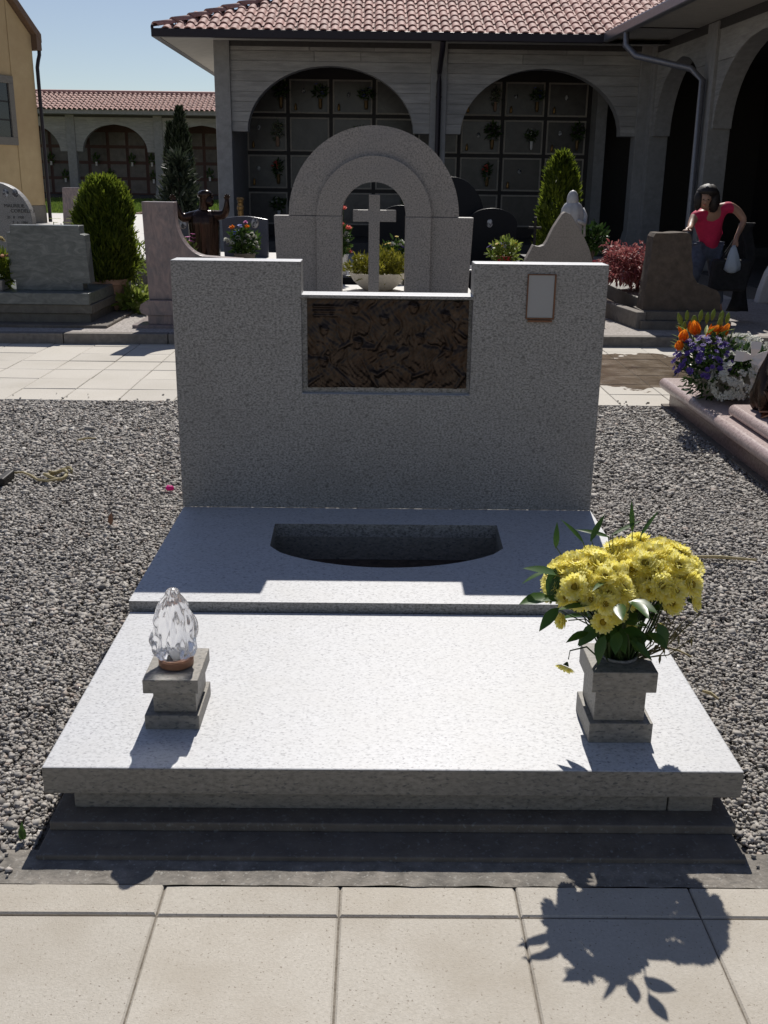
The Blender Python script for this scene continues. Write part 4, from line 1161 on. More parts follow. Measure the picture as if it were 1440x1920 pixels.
# ------------------------------------------------------------------ helpers for small planting
petal_cache = {}
def flower_mesh(kind, mat):
    key = (kind, mat)
    if key in petal_cache: return petal_cache[key]
    b = B()
    if kind == 'daisy':
        for i in range(9):
            a = 2 * pi * i / 9; b.leaf((0, 0, 0), (cos(a), sin(a), .45), (0, 0, 1), 1.0, .55, .25, st=3)
    elif kind == 'cup':      # tulip or rosebud
        for lay, (n_, el) in enumerate(((5, .85), (4, 1.15), (3, 1.4))):
            for i in range(n_):
                a = 2 * pi * (i + lay * .4) / n_; b.leaf((0, 0, -.3), (cos(a) * cos(el), sin(a) * cos(el), sin(el)), (cos(a), sin(a), 0), 1.25, .95, -.25, st=4)
    elif kind == 'pom':
        for n_, el in ((9, .1), (8, .5), (6, .95), (4, 1.3)):
            for i in range(n_):
                a = 2 * pi * (i + n_ * .3) / n_; b.leaf((0, 0, 0), (cos(a) * cos(el), sin(a) * cos(el), sin(el)), (0, 0, 1), .9, .55, .1, st=3)
    elif kind == 'lily':
        for i in range(6):
            a = 2 * pi * i / 6; b.leaf((0, 0, -.6), (cos(a) * .55, sin(a) * .55, 1), (cos(a), sin(a), -.2), 1.9, .55, .55, st=5)
    elif kind == 'openlily':
        for i in range(6):
            a = 2 * pi * i / 6; b.leaf((0, 0, -.3), (cos(a) * .8, sin(a) * .8, .9), (cos(a), sin(a), -.2), 1.5, .85, .75, st=5)
    elif kind == 'bud':
        b.lathe([(.05, -1), (.28, -.5), (.36, -.05), (.28, .45), (.06, .85)], (0, 0, 0), 7)
    elif kind == 'cluster':
        for i in range(14):
            q = Vector((random.uniform(-1, 1), random.uniform(-1, 1), random.uniform(-.3, .5)))
            for j in range(4):
                a = pi / 2 * j + i; b.leaf(q, (cos(a), sin(a), .5), (0, 0, 1), .42, .34, .1, st=3)
    petal_cache[key] = mesh_of('flower', b, mat)
    return petal_cache[key]

def put_flowers(root, kind, mat, pts, size, cdir=None, lean=0.7):
    me = flower_mesh(kind, mat)
    for p in pts:
        p = Vector(p)
        d = (p - Vector(cdir)).normalized() if cdir else Vector((0, 0, 1))
        d = (d + Vector((random.uniform(-.4, .4), random.uniform(-.4, .4), lean))).normalized()
        s = size * random.uniform(.8, 1.2)
        mw = Matrix.Translation(p) @ d.to_track_quat('Z', 'Y').to_matrix().to_4x4() @ Matrix.Rotation(random.uniform(0, 6), 4, 'Z') @ Matrix.Diagonal((s, s, s, 1))
        link('flower', me, root, mw)

def foliage(root, n, c, rad, L, W, mat, name='foliage', upb=.5, shell=.7, droop=0.0, jit=.5, lob=.18, seed=0, top=False):
    P, D = cloud(n, c, rad, shell, upb, lob, seed, top)
    V, Fq = sprays(P, D, np.full(n, L), np.full(n, W), jit, droop)
    inv = np.array(WM[root].inverted())
    V = V @ inv[:3, :3].T + inv[:3, 3]
    return np_mesh(name, V, Fq, mat, root)

def dome_pts(c, rad, n, zmin=.1):
    out = []
    while len(out) < n:
        d = Vector((random.gauss(0, 1), random.gauss(0, 1), random.gauss(0, 1))).normalized()
        if d.z < zmin: continue
        out.append((c[0] + d.x * rad[0], c[1] + d.y * rad[1], c[2] + d.z * rad[2]))
    return out

def vase(root, c, prof, mat, name='vase', n=20, fn=None, world=True):
    b = B(); b.lathe(prof, c, n, fn); return build(name, b, mat, root, smooth=True, sharp=50, world=world)

def stem_tubes(root, base, pts, r=.004, mat='stem'):
    b = B()
    for p in pts: b.tube([base, Vector(base).lerp(Vector(p), .6) + Vector((0, 0, .02)), p], [r, r * .8, r * .6], 4)
    build('stems', b, mat, root)

# ------------------------------------------------------------------ left tomb of green-grey marble
t = thing('marble_grave', 'green grey veined marble headstone with stepped shoulders on wide stacked slabs at left', 'grave', (-3.2, 10.5, 0.096))
b = B(); b.prism_y([(-3.60, .415), (-2.93, .415), (-2.93, .485), (-2.855, .485), (-2.875, .955), (-2.925, .965), (-2.925, 1.045), (-3.61, 1.045), (-3.61, .975), (-3.65, .975), (-3.65, .515), (-3.60, .515)], 10.44, 10.62)
build('headstone', b, 'greenstone', t, bevel=0.006)
b = B(); b.box(-4.6, 10.20, .302, -2.815, 12.4, .415); build('top_slab', b, 'greenstone', t, bevel=0.006)
b = B(); b.box(-4.55, 10.26, .10, -2.83, 12.3, .21); b.box(-4.55, 10.23, .213, -2.80, 12.3, .300); build('plinth', b, 'brownbase', t, bevel=0.006)
b = B(); b.box(-4.8, 10.05, .085, -2.62, 12.6, .125); build('footing', b, 'concrete', t, bevel=0.01)
# planter and mixed flowers at the left edge
t = thing('grave_planter', 'pale stone trough at the left edge filled with mixed red, white and peach flowers', 'planter', (-3.86, 10.5, .415))
b = B(); b.prism_z([(-4.15, 10.33), (-3.70, 10.33), (-3.70, 10.6), (-4.15, 10.6)], .415, .52); build('trough', b, 'beige', t, bevel=0.01)
foliage(t, 900, (-3.80, 10.52, .60), (.16, .12, .16), .09, .02, 'thuja')
put_flowers(t, 'cup', 'white', [(-3.76, 10.45, .98), (-3.80, 10.5, 1.02)], .04)
put_flowers(t, 'pom', 'straw', dome_pts((-3.76, 10.48, .86), (.07, .06, .06), 7), .035)
put_flowers(t, 'cup', 'red', [(-3.78, 10.42, .79), (-3.82, 10.45, .77), (-3.80, 10.4, .82)], .045)
put_flowers(t, 'pom', 'peach', [(-3.74, 10.40, .725), (-3.70, 10.42, .735), (-3.77, 10.40, .71), (-3.67, 10.46, .74)], .04)
stem_tubes(t, (-3.8, 10.5, .5), [(-3.76, 10.45, .96), (-3.80, 10.5, 1.0), (-3.76, 10.48, .86), (-3.78, 10.42, .78)])

# round-topped stone further back with two portraits
t = thing('round_headstone', 'round topped grey headstone with two small oval portraits, by the ochre wall', 'headstone', (-4.65, 13.0, .09))
R = .45; cx, cz = -4.66, .97
b = B(); b.prism_y([(cx + R, .09)] + [(cx + R * cos(pi * i / 28), cz + .46 * sin(pi * i / 28)) for i in range(29)] + [(cx - R, .09)], 13.0, 13.16)
build('slab', b, 'granite', t, bevel=0.008)
for x in (-4.50, -4.385):
    b = B(); b.ball((x, 12.998, 1.30), (.036, .012, .052), 16, 8); build('oval_portrait', b, 'oval', t, smooth=True)
for s_, x, z, sz in (("MAURILIE.", -4.535, 1.135, .058), ("CORDELINI", -4.46, 1.075, .058), ("25   8   1920", -4.51, 1.005, .04), ("7   6   1984", -4.45, .945, .04)):
    text_obj(s_, sz, (x, 12.997, z), 'text', t)

# dense conical conifer in its pot
def conifer(name, label, c, h, prof, n, L, W, mat, group=None, upb=1.5, trunk=True, seed=1, rot=0, jit=.3, shell=.45, lob=.12):
    t = thing(name, label, 'tree' if h > 1.4 else 'bush', (c[0], c[1], c[2]), 0, group)
    u = rng.uniform(0, 1, n) ** 0.9
    pr = np.array(prof)
    rr = np.interp(u, pr[:, 0], pr[:, 1])
    a = rng.uniform(0, 2 * pi, n)
    dep = 1 - shell * rng.uniform(0, 1, n) ** 2
    l = 1 + lob * (np.sin(a * 5 + seed + u * 6) * np.sin(u * 14 + a * 2 + seed))
    P = np.stack([c[0] + rr * dep * l * np.cos(a), c[1] + rr * dep * l * np.sin(a), c[2] + u * h], 1)
    D = np.stack([np.cos(a), np.sin(a), np.full(n, upb)], 1); D /= np.linalg.norm(D, axis=1, keepdims=True)
    V, Fq = sprays(P, D, np.full(n, L), np.full(n, W), jit)
    V -= np.array(WM[t].translation)
    np_mesh('crown', V, Fq, mat, t)
    b = B(); b.tube([(c[0], c[1], c[2] - .02), (c[0], c[1], c[2] + h * .85)], [h * .03, h * .008], 8)
    build('trunk', b, 'bark', t)
    return t
PB = (-2.90, 11.35, .40)
t = conifer('conifer_bush', 'dense rounded green conifer bush in a pot beside the marble grave', PB, 1.06, [(0, .18), (.12, .26), (.35, .295), (.6, .28), (.8, .24), (.92, .17), (1, .08)], 15000, .085, .020, 'thuja', upb=2.2, jit=.30, lob=.17, shell=.6)
vase(t, (PB[0], PB[1], .096), [(.12, 0), (.19, .30), (.21, .305), (.21, .36), (.18, .36), (.17, .31)], 'terracotta', 'pot', 24)
t = thing('garden_plant', 'low lime green leafy plant just right of the conifer bush', 'plant', (-2.62, 11.6, .096))
foliage(t, 500, (-2.70, 11.65, .62), (.13, .12, .30), .06, .022, 'limeleaf', lob=.3)
foliage(t, 260, (-2.62, 11.3, .22), (.16, .14, .14), .12, .045, 'limeleaf', name='lower_leaves', lob=.3)
b = B(); b.tube([(-2.68, 11.6, .09), (-2.69, 11.63, .9)], [.012, .006], 6); build('stem', b, 'stem', t)
t = thing('fern_plant', 'small yellow green fern sprigs growing behind the marble headstone', 'plant', (-4.55, 15.5, .09))
b = B()
for kk in range(7):
    x = -4.7 + .06 * kk; b.tube([(x, 15.5, .09), (x + random.uniform(-.1, .1), 15.45, .9 + random.uniform(-.2, .15))], .006, 4)
    for m in range(12): b.leaf((x, 15.48, .3 + m * .055), (random.choice((-1, 1)), -.2, .3), (0, 0, 1), .08, .03)
build('fronds', b, 'limeleaf', t)

# pink-grey scooped stone on moulded pedestal
t = thing('scooped_headstone', 'tall pink grey veined headstone with one concave shoulder on a moulded foot', 'headstone', (-1.95, 10.3, .096))
sc = [(-1.94, 1.285)] + [(-1.94 + .30 * (1 - cos(pi / 2 * i / 12)) ** 1.0, 1.18 - .40 * sin(pi / 2 * i / 12)) for i in range(13)] + [(-1.30, .76), (-1.30, .36), (-2.23, .36), (-2.25, 1.285)]
b = B(); b.prism_y(sc, 10.22, 10.40); build('slab', b, 'pinkstone', t, bevel=0.005)
b = B(); hw_ = [(-2.25, .215), (-2.30, .235), (-2.315, .275), (-2.30, .32), (-2.26, .345), (-2.22, .36)]
b.prism_y([(-1.25, .36), (-1.25, .215)] + hw_, 10.15, 10.47); build('moulding', b, 'pinkstone', t, bevel=0.004)
b = B(); b.box(-2.24, 10.17, .125, -1.25, 10.9, .215); b.box(-2.38, 10.08, .09, -1.2, 12.3, .128); build('pedestal', b, 'pinkstone', t, bevel=0.006)
b = B(); b.box(-2.2, 10.75, .128, -1.25, 12.3, .40); build('grave_body', b, 'pinkstone', t, bevel=0.008)

# bronze statue with raised arms
t = thing('bronze_statue', 'dark bronze statue of a robed bearded man with both arms raised', 'statue', (-1.85, 11.4, .40))
sx, sy = -1.85, 11.4
rb = [(.155, .40), (.165, .50), (.160, .65), (.158, .80), (.162, .95), (.168, 1.05), (.150, 1.12), (.10, 1.17), (.05, 1.19)]
prof = []
for i in range(len(rb) - 1):
    for k in range(4):
        q = k / 4; prof.append((rb[i][0] * (1 - q) + rb[i + 1][0] * q, rb[i][1] * (1 - q) + rb[i + 1][1] * q))
def robe(r, z, a): return r * (1 + .06 * sin(9 * a + 3 * sin(z * 5)) * min(1, (1.2 - z) * 2.2) + .03 * sin(17 * a + z * 6)) * (1 if True else 0) * (1 - .22 * abs(sin(a)))
b = B(); b.lathe(prof, (sx, sy, 0), 48, robe); build('robe', b, 'bronze_statue', t, smooth=True)
A = dict(c=((sx, sy, 1.08), .07), n=((sx + .01, sy, 1.19), .045), h0=((sx + .02, sy - .01, 1.27), .058), h1=((sx + .035, sy - .015, 1.335), .078), h2=((sx + .03, sy, 1.385), .066),
         sl=((sx - .13, sy, 1.115), .062), el=((sx - .235, sy - .01, 1.085), .056), fl=((sx - .265, sy - .04, 1.17), .042), wl=((sx - .295, sy - .05, 1.255), .026),
         sr=((sx + .13, sy, 1.13), .062), er=((sx + .235, sy - .01, 1.13), .054), fr=((sx + .255, sy - .04, 1.20), .040), wr=((sx + .262, sy - .05, 1.265), .024))
E_ = [('c', 'n'), ('n', 'h0'), ('h0', 'h1'), ('h1', 'h2'), ('c', 'sl'), ('sl', 'el'), ('el', 'fl'), ('fl', 'wl'), ('c', 'sr'), ('sr', 'er'), ('er', 'fr'), ('fr', 'wr')]
for s_, w0, ang in (('l', Vector((sx - .295, sy - .05, 1.255)), .25), ('r', Vector((sx + .262, sy - .05, 1.265)), -.05)):
    for k in range(5):
        a = ang + (k - 2) * .24 * (1 if s_ == 'l' else -1) * -1
        L = (.075, .085, .088, .08, .062)[k]
        q = w0 + Vector((-sin(a) * L * .55, -.01, cos(a) * L * .6)); e = w0 + Vector((-sin(a) * L, -.02, cos(a) * L))
        A[f'k{s_}{k}'] = (tuple(q), .009); A[f'e{s_}{k}'] = (tuple(e), .007)
        E_ += [('w' + s_, f'k{s_}{k}'), (f'k{s_}{k}', f'e{s_}{k}')]
skin('figure', A, E_, 'bronze_statue', t, 2, 'c')
b = B()
b.ball((sx + .075, sy - .045, 1.27), (.045, .045, .055), 12, 8, lambda d: 1 + .12 * sin(14 * d.x + 11 * d.z)); build('beard', b, 'bronze_statue', t, smooth=True)
b = B(); b.ball((sx + .108, sy - .05, 1.325), (.016, .014, .022), 8, 6); build('nose', b, 'bronze_statue', t, smooth=True)
b = B(); b.ball((sx + .02, sy + .01, 1.335), (.084, .086, .05), 14, 8, lambda d: 1 + .06 * sin(20 * d.x) * sin(18 * d.y)); build('hair_fringe', b, 'bronze_statue', t, smooth=True)

# flowers near the statue
def pot_bouquet(label, c, spec, leafc, leafr, leafn, vprof, vmat, group=None, name='flower_pot', leafmat='ivyleaf', L=.07, W=.03):
    t = thing(name, label, 'flowers', c, 0, group)
    vase(t, c, vprof, vmat)
    if leafn: foliage(t, leafn, (c[0] + leafc[0], c[1] + leafc[1], c[2] + leafc[2]), leafr, L, W, leafmat, lob=.25)
    allp = []
    for kind, mat, pts, size in spec:
        pts = [(c[0] + p[0], c[1] + p[1], c[2] + p[2]) for p in pts]
        put_flowers(t, kind, mat, pts, size, (c[0], c[1], c[2] + leafc[2] * .5)); allp += pts
    stem_tubes(t, (c[0], c[1], c[2] + leafc[2] * .4), allp)
    return t
BOWL = [(.07, 0), (.075, .10), (.06, .12), (.10, .18), (.115, .20), (.105, .2)]
b = None
t = thing('slate_plinth', 'low pale slab carrying the two blue black headstones', 'slab', (-1.9, 13.2, .09))
b = B(); b.box(-2.9, 12.72, .09, -1.15, 13.9, .53); build('body', b, 'beige', t, bevel=0.01)
b = B(); b.box(-2.92, 12.68, .532, -1.13, 13.92, .575); build('top_plate', b, 'pale', t, bevel=0.006)
def slate(name, label, x0, x1, zc, ox, oz):
    t = thing(name, label, 'headstone', ((x0 + x1) / 2, 13.08, .575), 0, 'blue black headstones behind the statue')
    w = x1 - x0
    top = [(x1 - w * i / 14, zc + .035 * sin(pi * i / 14)) for i in range(15)]
    b = B(); b.prism_y([(x0 + .02, .575), (x1 - .0, .575)] + top, 13.0, 13.11); build('slab', b, 'slate', t, bevel=0.004)
    b = B(); b.ball((ox, 12.998, oz), (.040, .010, .055), 18, 8); build('oval_portrait', b, 'oval', t, smooth=True)
    b = B(); b.ball((ox, 13.0, oz), (.047, .006, .062), 18, 8); build('portrait_rim', b, 'nicheframe', t, smooth=True)
slate('blue_headstone', 'blue black headstone half hidden behind the raised left arm of the statue', -2.47, -1.93, 1.03, -2.365, .965)
slate('blue_headstone', 'blue black headstone with oval portrait behind the tulip bowl', -1.89, -1.33, 1.03, -1.485, .985)
pot_bouquet('dark stone bowl of orange tulips, blue irises and white blooms right of the statue', (-1.52, 12.2, .40),
            [('cup', 'orange', [(-.13, -.04, .565), (.04, -.05, .575)], .036), ('daisy', 'blue', [(-.03, -.02, .57), (-.07, -.03, .53), (-.11, -.05, .49), (-.09, -.04, .515), (-.045, -.03, .59)], .036),
             ('pom', 'pinkf', [(.02, .0, .62)], .035), ('pom', 'white', [(-.03, -.10, .43), (.02, -.11, .41), (.12, -.06, .46), (.14, -.05, .40), (.15, -.04, .35), (-.17, -.06, .41), (-.13, -.08, .385), (.04, -.08, .47), (-.20, -.05, .425), (.07, -.09, .45), (.10, -.08, .50), (-.06, -.08, .45)], .042)],
            (0, 0, .40), (.15, .13, .13), 420, [(.085, 0), (.08, .12), (.07, .14), (.11, .22), (.13, .28), (.12, .28)], 'dado')
pot_bouquet('magenta and lilac blooms in a pink pot left of the statue', (-1.945, 10.98, .40),
            [('daisy', 'pinkf', [(-.07, -.03, .46), (-.04, -.05, .49), (.0, -.04, .52), (.03, -.04, .48), (.05, -.03, .51), (-.02, -.05, .45), (.05, -.03, .55)], .034), ('pom', 'pinkf', [(-.13, -.05, .36), (-.11, -.05, .34)], .03),
             ('pom', 'magenta', [(-.03, -.09, .27), (.03, -.09, .30), (.06, -.08, .26), (.0, -.10, .23), (.05, -.09, .33)], .045)],
            (-.03, 0, .36), (.09, .08, .10), 240, [(.05, 0), (.07, .2), (.06, .2)], 'magenta', leafmat='limeleaf')
t = thing('brass_torch', 'slim banded brass lamp post in front of the arcade corner pier', 'lamp post', (-2.20, 17.3, .09))
b = B(); b.lathe([(.09, .09), (.09, .14), (.05, .16), (.045, 1.0), (.06, 1.02), (.06, 1.06), (.045, 1.08), (.045, 1.12), (.06, 1.13), (.045, 1.14), (.045, 1.16), (.065, 1.18), (.05, 1.21)], (-2.20, 17.3, 0), 14); build('post', b, 'gold', t, smooth=True, sharp=30)

# cypresses on the left
conifer('cypress_tree', 'tallest slim dark cypress in front of the distant arcade', (-5.42, 30.0, .09), 3.12, [(0, .15), (.1, .32), (.5, .31), (.75, .20), (.9, .09), (1, .02)], 7000, .17, .045, 'cypress', 'cypresses before the distant arcade', upb=2.6, jit=.2)
conifer('cypress_tree', 'shorter slim dark cypress leaning against the tallest one', (-5.72, 30.2, .09), 2.74, [(0, .12), (.1, .22), (.6, .19), (.85, .11), (1, .02)], 4200, .16, .045, 'cypress', 'cypresses before the distant arcade', upb=2.6, jit=.2)
conifer('juniper_bush', 'feathery grey green juniper below the dark cypresses', (-3.13, 17.0, .09), 1.70, [(0, .18), (.2, .36), (.5, .32), (.75, .17), (1, .03)], 1500, .20, .035, 'juniper', upb=1.2, jit=.5, lob=.35, shell=.8)
t = thing('brown_headstone', 'plain brown stone slab standing behind the conifer bush', 'headstone', (-7.1, 25.0, .09))
b = B(); b.prism_y([(-7.38, .09), (-6.7, .09), (-6.75, 1.24), (-7.33, 1.24)], 25.0, 25.25); build('slab', b, 'pinkstone', t, bevel=0.01)
t = thing('dark_low_grave', 'low black grave slab with small white flowers behind the lime plant', 'grave', (-3.2, 14.7, .09))
b = B(); b.box(-3.5, 14.4, .09, -2.6, 15.9, .34); build('body', b, 'black', t, bevel=0.01)
b = B(); b.box(-3.52, 14.36, .342, -2.58, 15.92, .37); build('lid', b, 'slate', t, bevel=0.005)
t = thing('white_flowers', 'little bunch of white flowers on the low black grave', 'flowers', (-3.1, 14.6, .37))
foliage(t, 80, (-3.1, 14.6, .47), (.1, .08, .08), .06, .02, 'ivyleaf'); put_flowers(t, 'pom', 'white', dome_pts((-3.1, 14.58, .47), (.13, .1, .12), 9), .03); stem_tubes(t, (-3.1, 14.6, .37), dome_pts((-3.1, 14.58, .47), (.1, .1, .1), 5))

# ------------------------------------------------------------------ arch monument with cross
t = thing('arch_monument', 'speckled grey granite arch monument with nested rounded arches on paired piers', 'monument', (-.02, 10.75, .096))
ax, az = -.02, 1.165
def ring(r0, r1, y0, y1, n=40):
    b = B(); po = [(ax + r1 * cos(pi * i / n), az + r1 * sin(pi * i / n)) for i in range(n + 1)]; pi_ = [(ax + r0 * cos(pi * i / n), az + r0 * sin(pi * i / n)) for i in range(n, -1, -1)]
    m = n + 1
    v = [(x, y0, z) for x, z in po] + [(x, y0, z) for x, z in reversed(pi_)] + [(x, y1, z) for x, z in po] + [(x, y1, z) for x, z in reversed(pi_)]
    f = []
    for i in range(n):
        f += [(i + 1, i, m + i, m + i + 1), (2 * m + i, 2 * m + i + 1, 3 * m + i + 1, 3 * m + i), (i, i + 1, 2 * m + i + 1, 2 * m + i), (m + i + 1, m + i, 3 * m + i, 3 * m + i + 1)]
    f += [(0, 2 * m, 3 * m, m), (n, m + n, 3 * m + n, 2 * m + n)]
    return b.add(v, f)
build('outer_arch', ring(.45, .855, 10.66, 10.86), 'archgranite', t, smooth=True, sharp=30)
build('inner_arch', ring(.325, .572, 10.60, 10.92), 'archgranite', t, smooth=True, sharp=30)
for s_ in (-1, 1):
    b = B(); b.prism_y([(ax + s_ * 1.005, 1.160), (ax + s_ * .45, 1.160), (ax + s_ * .45, .30), (ax + s_ * .97, .30)], 10.655, 10.865); build('outer_pier', b, 'archgranite', t, bevel=0.004)
    b = B(); b.prism_y([(ax + s_ * .575, 1.161), (ax + s_ * .322, 1.161), (ax + s_ * .322, .30), (ax + s_ * .575, .30)], 10.598, 10.922); build('inner_pier', b, 'archgranite', t, bevel=0.004)
b = B(); b.box(-1.15, 10.4, .09, 1.12, 12.62, .298); build('base_slab', b, 'pale', t, bevel=0.008)
t = thing('granite_cross', 'plain speckled granite cross standing inside the arch monument', 'cross', (-.018, 10.76, .298))
b = B(); b.prism_y([(-.072, .298), (.038, .298), (.040, 1.108), (.205, 1.108), (.205, 1.222), (.040, 1.222), (.040, 1.37), (-.072, 1.37), (-.072, 1.222), (-.232, 1.222), (-.232, 1.108), (-.072, 1.108)], 10.70, 10.80)
build('cross_body', b, 'archgranite', t, bevel=0.004)
t = thing('scalloped_bowl', 'cream scalloped stone bowl planted with golden green dwarf conifer behind the cross', 'planter', (.03, 12.0, .298))
def scal(r, z, a): return r * (1 + (.035 * abs(sin(6 * a)) - .01) * min(1, z / .12))
vase(t, (.03, 12.0, .298), [(.15, 0), (.17, .01), (.22, .05), (.28, .11), (.325, .185), (.335, .20), (.315, .20), (.29, .16)], 'cream_bowl', 'bowl', 72, scal)
foliage(t, 2600, (.03, 12.0, .50), (.30, .28, .20), .055, .016, 'goldthuja', lob=.3, shell=.35, seed=3, top=True, upb=.4)
foliage(t, 500, (.03, 12.0, .46), (.27, .26, .1), .05, .016, 'goldthuja', name='inner_foliage', shell=.9)

ROSE = [(.05, 0), (.055, .02), (.045, .05), (.07, .22), (.075, .24), (.068, .24)]
pot_bouquet('tall pink roses in a white vase seen through the left side of the arch', (-.40, 12.75, .40),
            [('cup', 'rose', [(.015, -.03, .78), (-.0, -.04, .58), (.07, -.03, .55), (-.10, 0, .70), (-.08, 0, .62), (.08, -.02, .28)], .042), ('pom', 'white', [(.05, -.05, .49), (.03, -.05, .46), (.06, -.04, .40)], .035)],
            (-.01, 0, .42), (.09, .08, .17), 240, ROSE, 'whitecer')
t = thing('black_plinth', 'polished black plinth with pale edges behind the arch monument', 'slab', (.4, 13.3, .09))
b = B(); b.box(-.75, 12.70, .09, .30, 14.1, .37); build('body', b, 'black', t, bevel=0.006)
b = B(); b.box(-.78, 12.67, .372, .33, 14.12, .40); build('top_plate', b, 'slate', t, bevel=0.004)
t = thing('black_plinth', 'long polished black plinth under the curved dark headstones', 'slab', (1.1, 13.9, .09))
b = B(); b.box(.36, 12.85, .09, 2.0, 14.9, .44); build('body', b, 'black', t, bevel=0.006)
b = B(); b.box(.34, 12.80, .442, 2.03, 14.93, .475); build('top_plate', b, 'slate', t, bevel=0.004)
PAN = [(.06, 0), (.09, .13), (.095, .15), (.08, .15)]
def pansies(label, c, sd):
    random.seed(sd)
    pot_bouquet(label, c, [('daisy', 'yellowf', [(-.13, -.04, .28), (.0, -.02, .37), (.13, -.04, .27), (-.08, -.06, .29)], .035), ('pom', 'white', [(.06, -.05, .31), (.10, -.04, .29), (-.05, -.07, .28), (.04, -.07, .27)], .04),
                           ('daisy', 'purple', [(.02, -.09, .22), (.13, -.07, .23), (.07, -.08, .25)], .042)], (0, 0, .18), (.15, .13, .12), 420, PAN, 'dado', 'pansy pots behind the arch monument')
pansies('pansy pot visible through the right side of the arch monument', (.26, 13.0, .475), 3)
t = None
pot_bouquet('pansy pot of purple, white and yellow flowers right of the arch monument', (1.60, 13.0, .475),
            [('daisy', 'yellowf', [(-.10, -.05, .30), (.12, -.04, .31), (-.04, -.06, .28), (.09, -.05, .28)], .038), ('pom', 'white', [(.04, -.06, .30), (.0, -.07, .27), (.14, -.05, .25)], .034),
             ('daisy', 'purple', [(-.19, -.04, .27), (-.06, -.04, .30), (.0, -.06, .31), (-.17, -.05, .24)], .042)], (0, 0, .19), (.17, .13, .15), 420, PAN, 'red', 'pansy pots behind the arch monument', leafmat='limeleaf')
def curved(name, label, cx, r, zb, zc, y, mats='black', rr=1.0):
    t = thing(name, label, 'headstone', (cx, y, .475), 0, 'curved black headstones')
    b = B(); b.prism_y([(cx + r, .475)] + [(cx + r * cos(pi * i / 26), zb + (zc - zb) * sin(pi * i / 26)) for i in range(27)] + [(cx - r, .475)], y, y + .12); build('slab', b, mats, t, bevel=0.004)
    return t
curved('curved_headstone', 'larger black headstone with tall rounded top half hidden by the arch', 1.02, .46, .98, 1.56, 14.4)
t = curved('curved_headstone', 'black headstone with curved top and small portrait right of the arch', 1.55, .34, .95, 1.17, 14.1)
b = B(); b.ball((1.52, 14.098, .975), (.04, .01, .055), 16, 8); build('oval_portrait', b, 'oval', t, smooth=True)
curved('curved_headstone', 'black headstone with low curved top seen through the arch opening', .33, .36, .86, 1.19, 14.2)
t = thing('iron_cross', 'small dark iron cross on the ledge left of the beige headstone', 'cross', (2.05, 13.6, .09))
b = B(); b.box(2.035, 13.58, .09, 2.07, 13.62, 1.08); b.box(1.97, 13.585, .93, 2.135, 13.615, .96); b.box(1.9, 13.4, .09, 2.2, 13.8, .6); build('cross_body', b, 'iron', t, bevel=0.003)

# ------------------------------------------------------------------ right middle: beige stone, white statue, maple, rough stone
t = thing('flame_headstone', 'beige granite headstone with a pointed wave shaped outline', 'headstone', (1.9, 10.85, .096))
pts = [(1.50, .10), (1.52, .55), (1.555, .75), (1.60, .84), (1.625, .895), (1.645, .885), (1.69, .878), (1.735, .895), (1.765, .94), (1.79, 1.0), (1.825, 1.075), (1.87, 1.15), (1.905, 1.205), (1.93, 1.225), (1.99, 1.20), (2.06, 1.10), (2.14, .98), (2.20, .87), (2.24, .76), (2.26, .6), (2.27, .10)]
b = B(); b.prism_y(pts, 10.80, 10.94); build('slab', b, 'beige', t, bevel=0.006)
b = B(); b.box(1.40, 10.5, .09, 2.36, 12.3, .20); build('base_slab', b, 'beige', t, bevel=0.008)
t = thing('white_statue', 'small white marble statue of a veiled figure behind the beige headstone', 'statue', (2.13, 11.5, .20))
wx, wy = 2.13, 11.5
def veil(r, z, a): return r * (1 + .05 * sin(8 * a + 4 * z)) * (1 - .2 * abs(sin(a)))
b = B(); b.lathe([(.14, .45), (.13, .7), (.115, .95), (.125, 1.10), (.13, 1.18), (.12, 1.24), (.095, 1.285), (.055, 1.315)], (wx, wy, 0), 36, veil); build('robe', b, 'whitestat', t, smooth=True)
b = B(); b.lathe([(.045, 1.27), (.062, 1.30), (.064, 1.335), (.058, 1.37), (.046, 1.40), (.028, 1.422), (.004, 1.432)], (wx - .005, wy, 0), 24); build('veiled_head', b, 'whitestat', t, smooth=True)
b = B(); b.tube([(wx + .10, wy, 1.24), (wx + .14, wy - .02, 1.16), (wx + .13, wy - .06, 1.08), (wx + .05, wy - .12, 1.12)], [.03, .028, .024, .02], 8); b.tube([(wx + .135, wy, 1.19), (wx + .15, wy, .95)], [.012, .014], 6); build('sleeve', b, 'whitestat', t, smooth=True)
b = B(); b.box(wx - .18, wy - .18, .20, wx + .18, wy + .18, .45); build('pedestal', b, 'beige', t, bevel=0.01)
t = conifer('column_conifer', 'rounded columnar conifer with yellow green tips in front of the second arch', (2.76, 16.0, .09), 1.80, [(0, .22), (.15, .31), (.6, .27), (.85, .21), (.95, .12), (1, .04)], 6500, .10, .026, 'thuja', upb=1.8, jit=.3, lob=.14)
t = thing('shrub', 'glossy leaved green shrub beside the columnar conifer', 'bush', (2.9, 14.0, .09))
foliage(t, 650, (2.88, 14.0, .80), (.17, .15, .17), .07, .035, 'glossleaf', lob=.3)
b = B(); b.tube([(2.9, 14.0, .09), (2.88, 14.0, .8)], [.02, .01], 6)
for kk in range(6): b.tube([(2.89, 14, .5), (2.88 + random.uniform(-.14, .14), 14 + random.uniform(-.1, .1), .85)], [.008, .004], 4)
build('trunk', b, 'bark', t)
vase(t, (2.9, 14.0, .09), [(.13, 0), (.17, .26), (.18, .28), (.15, .28)], 'terracotta', 'pot')
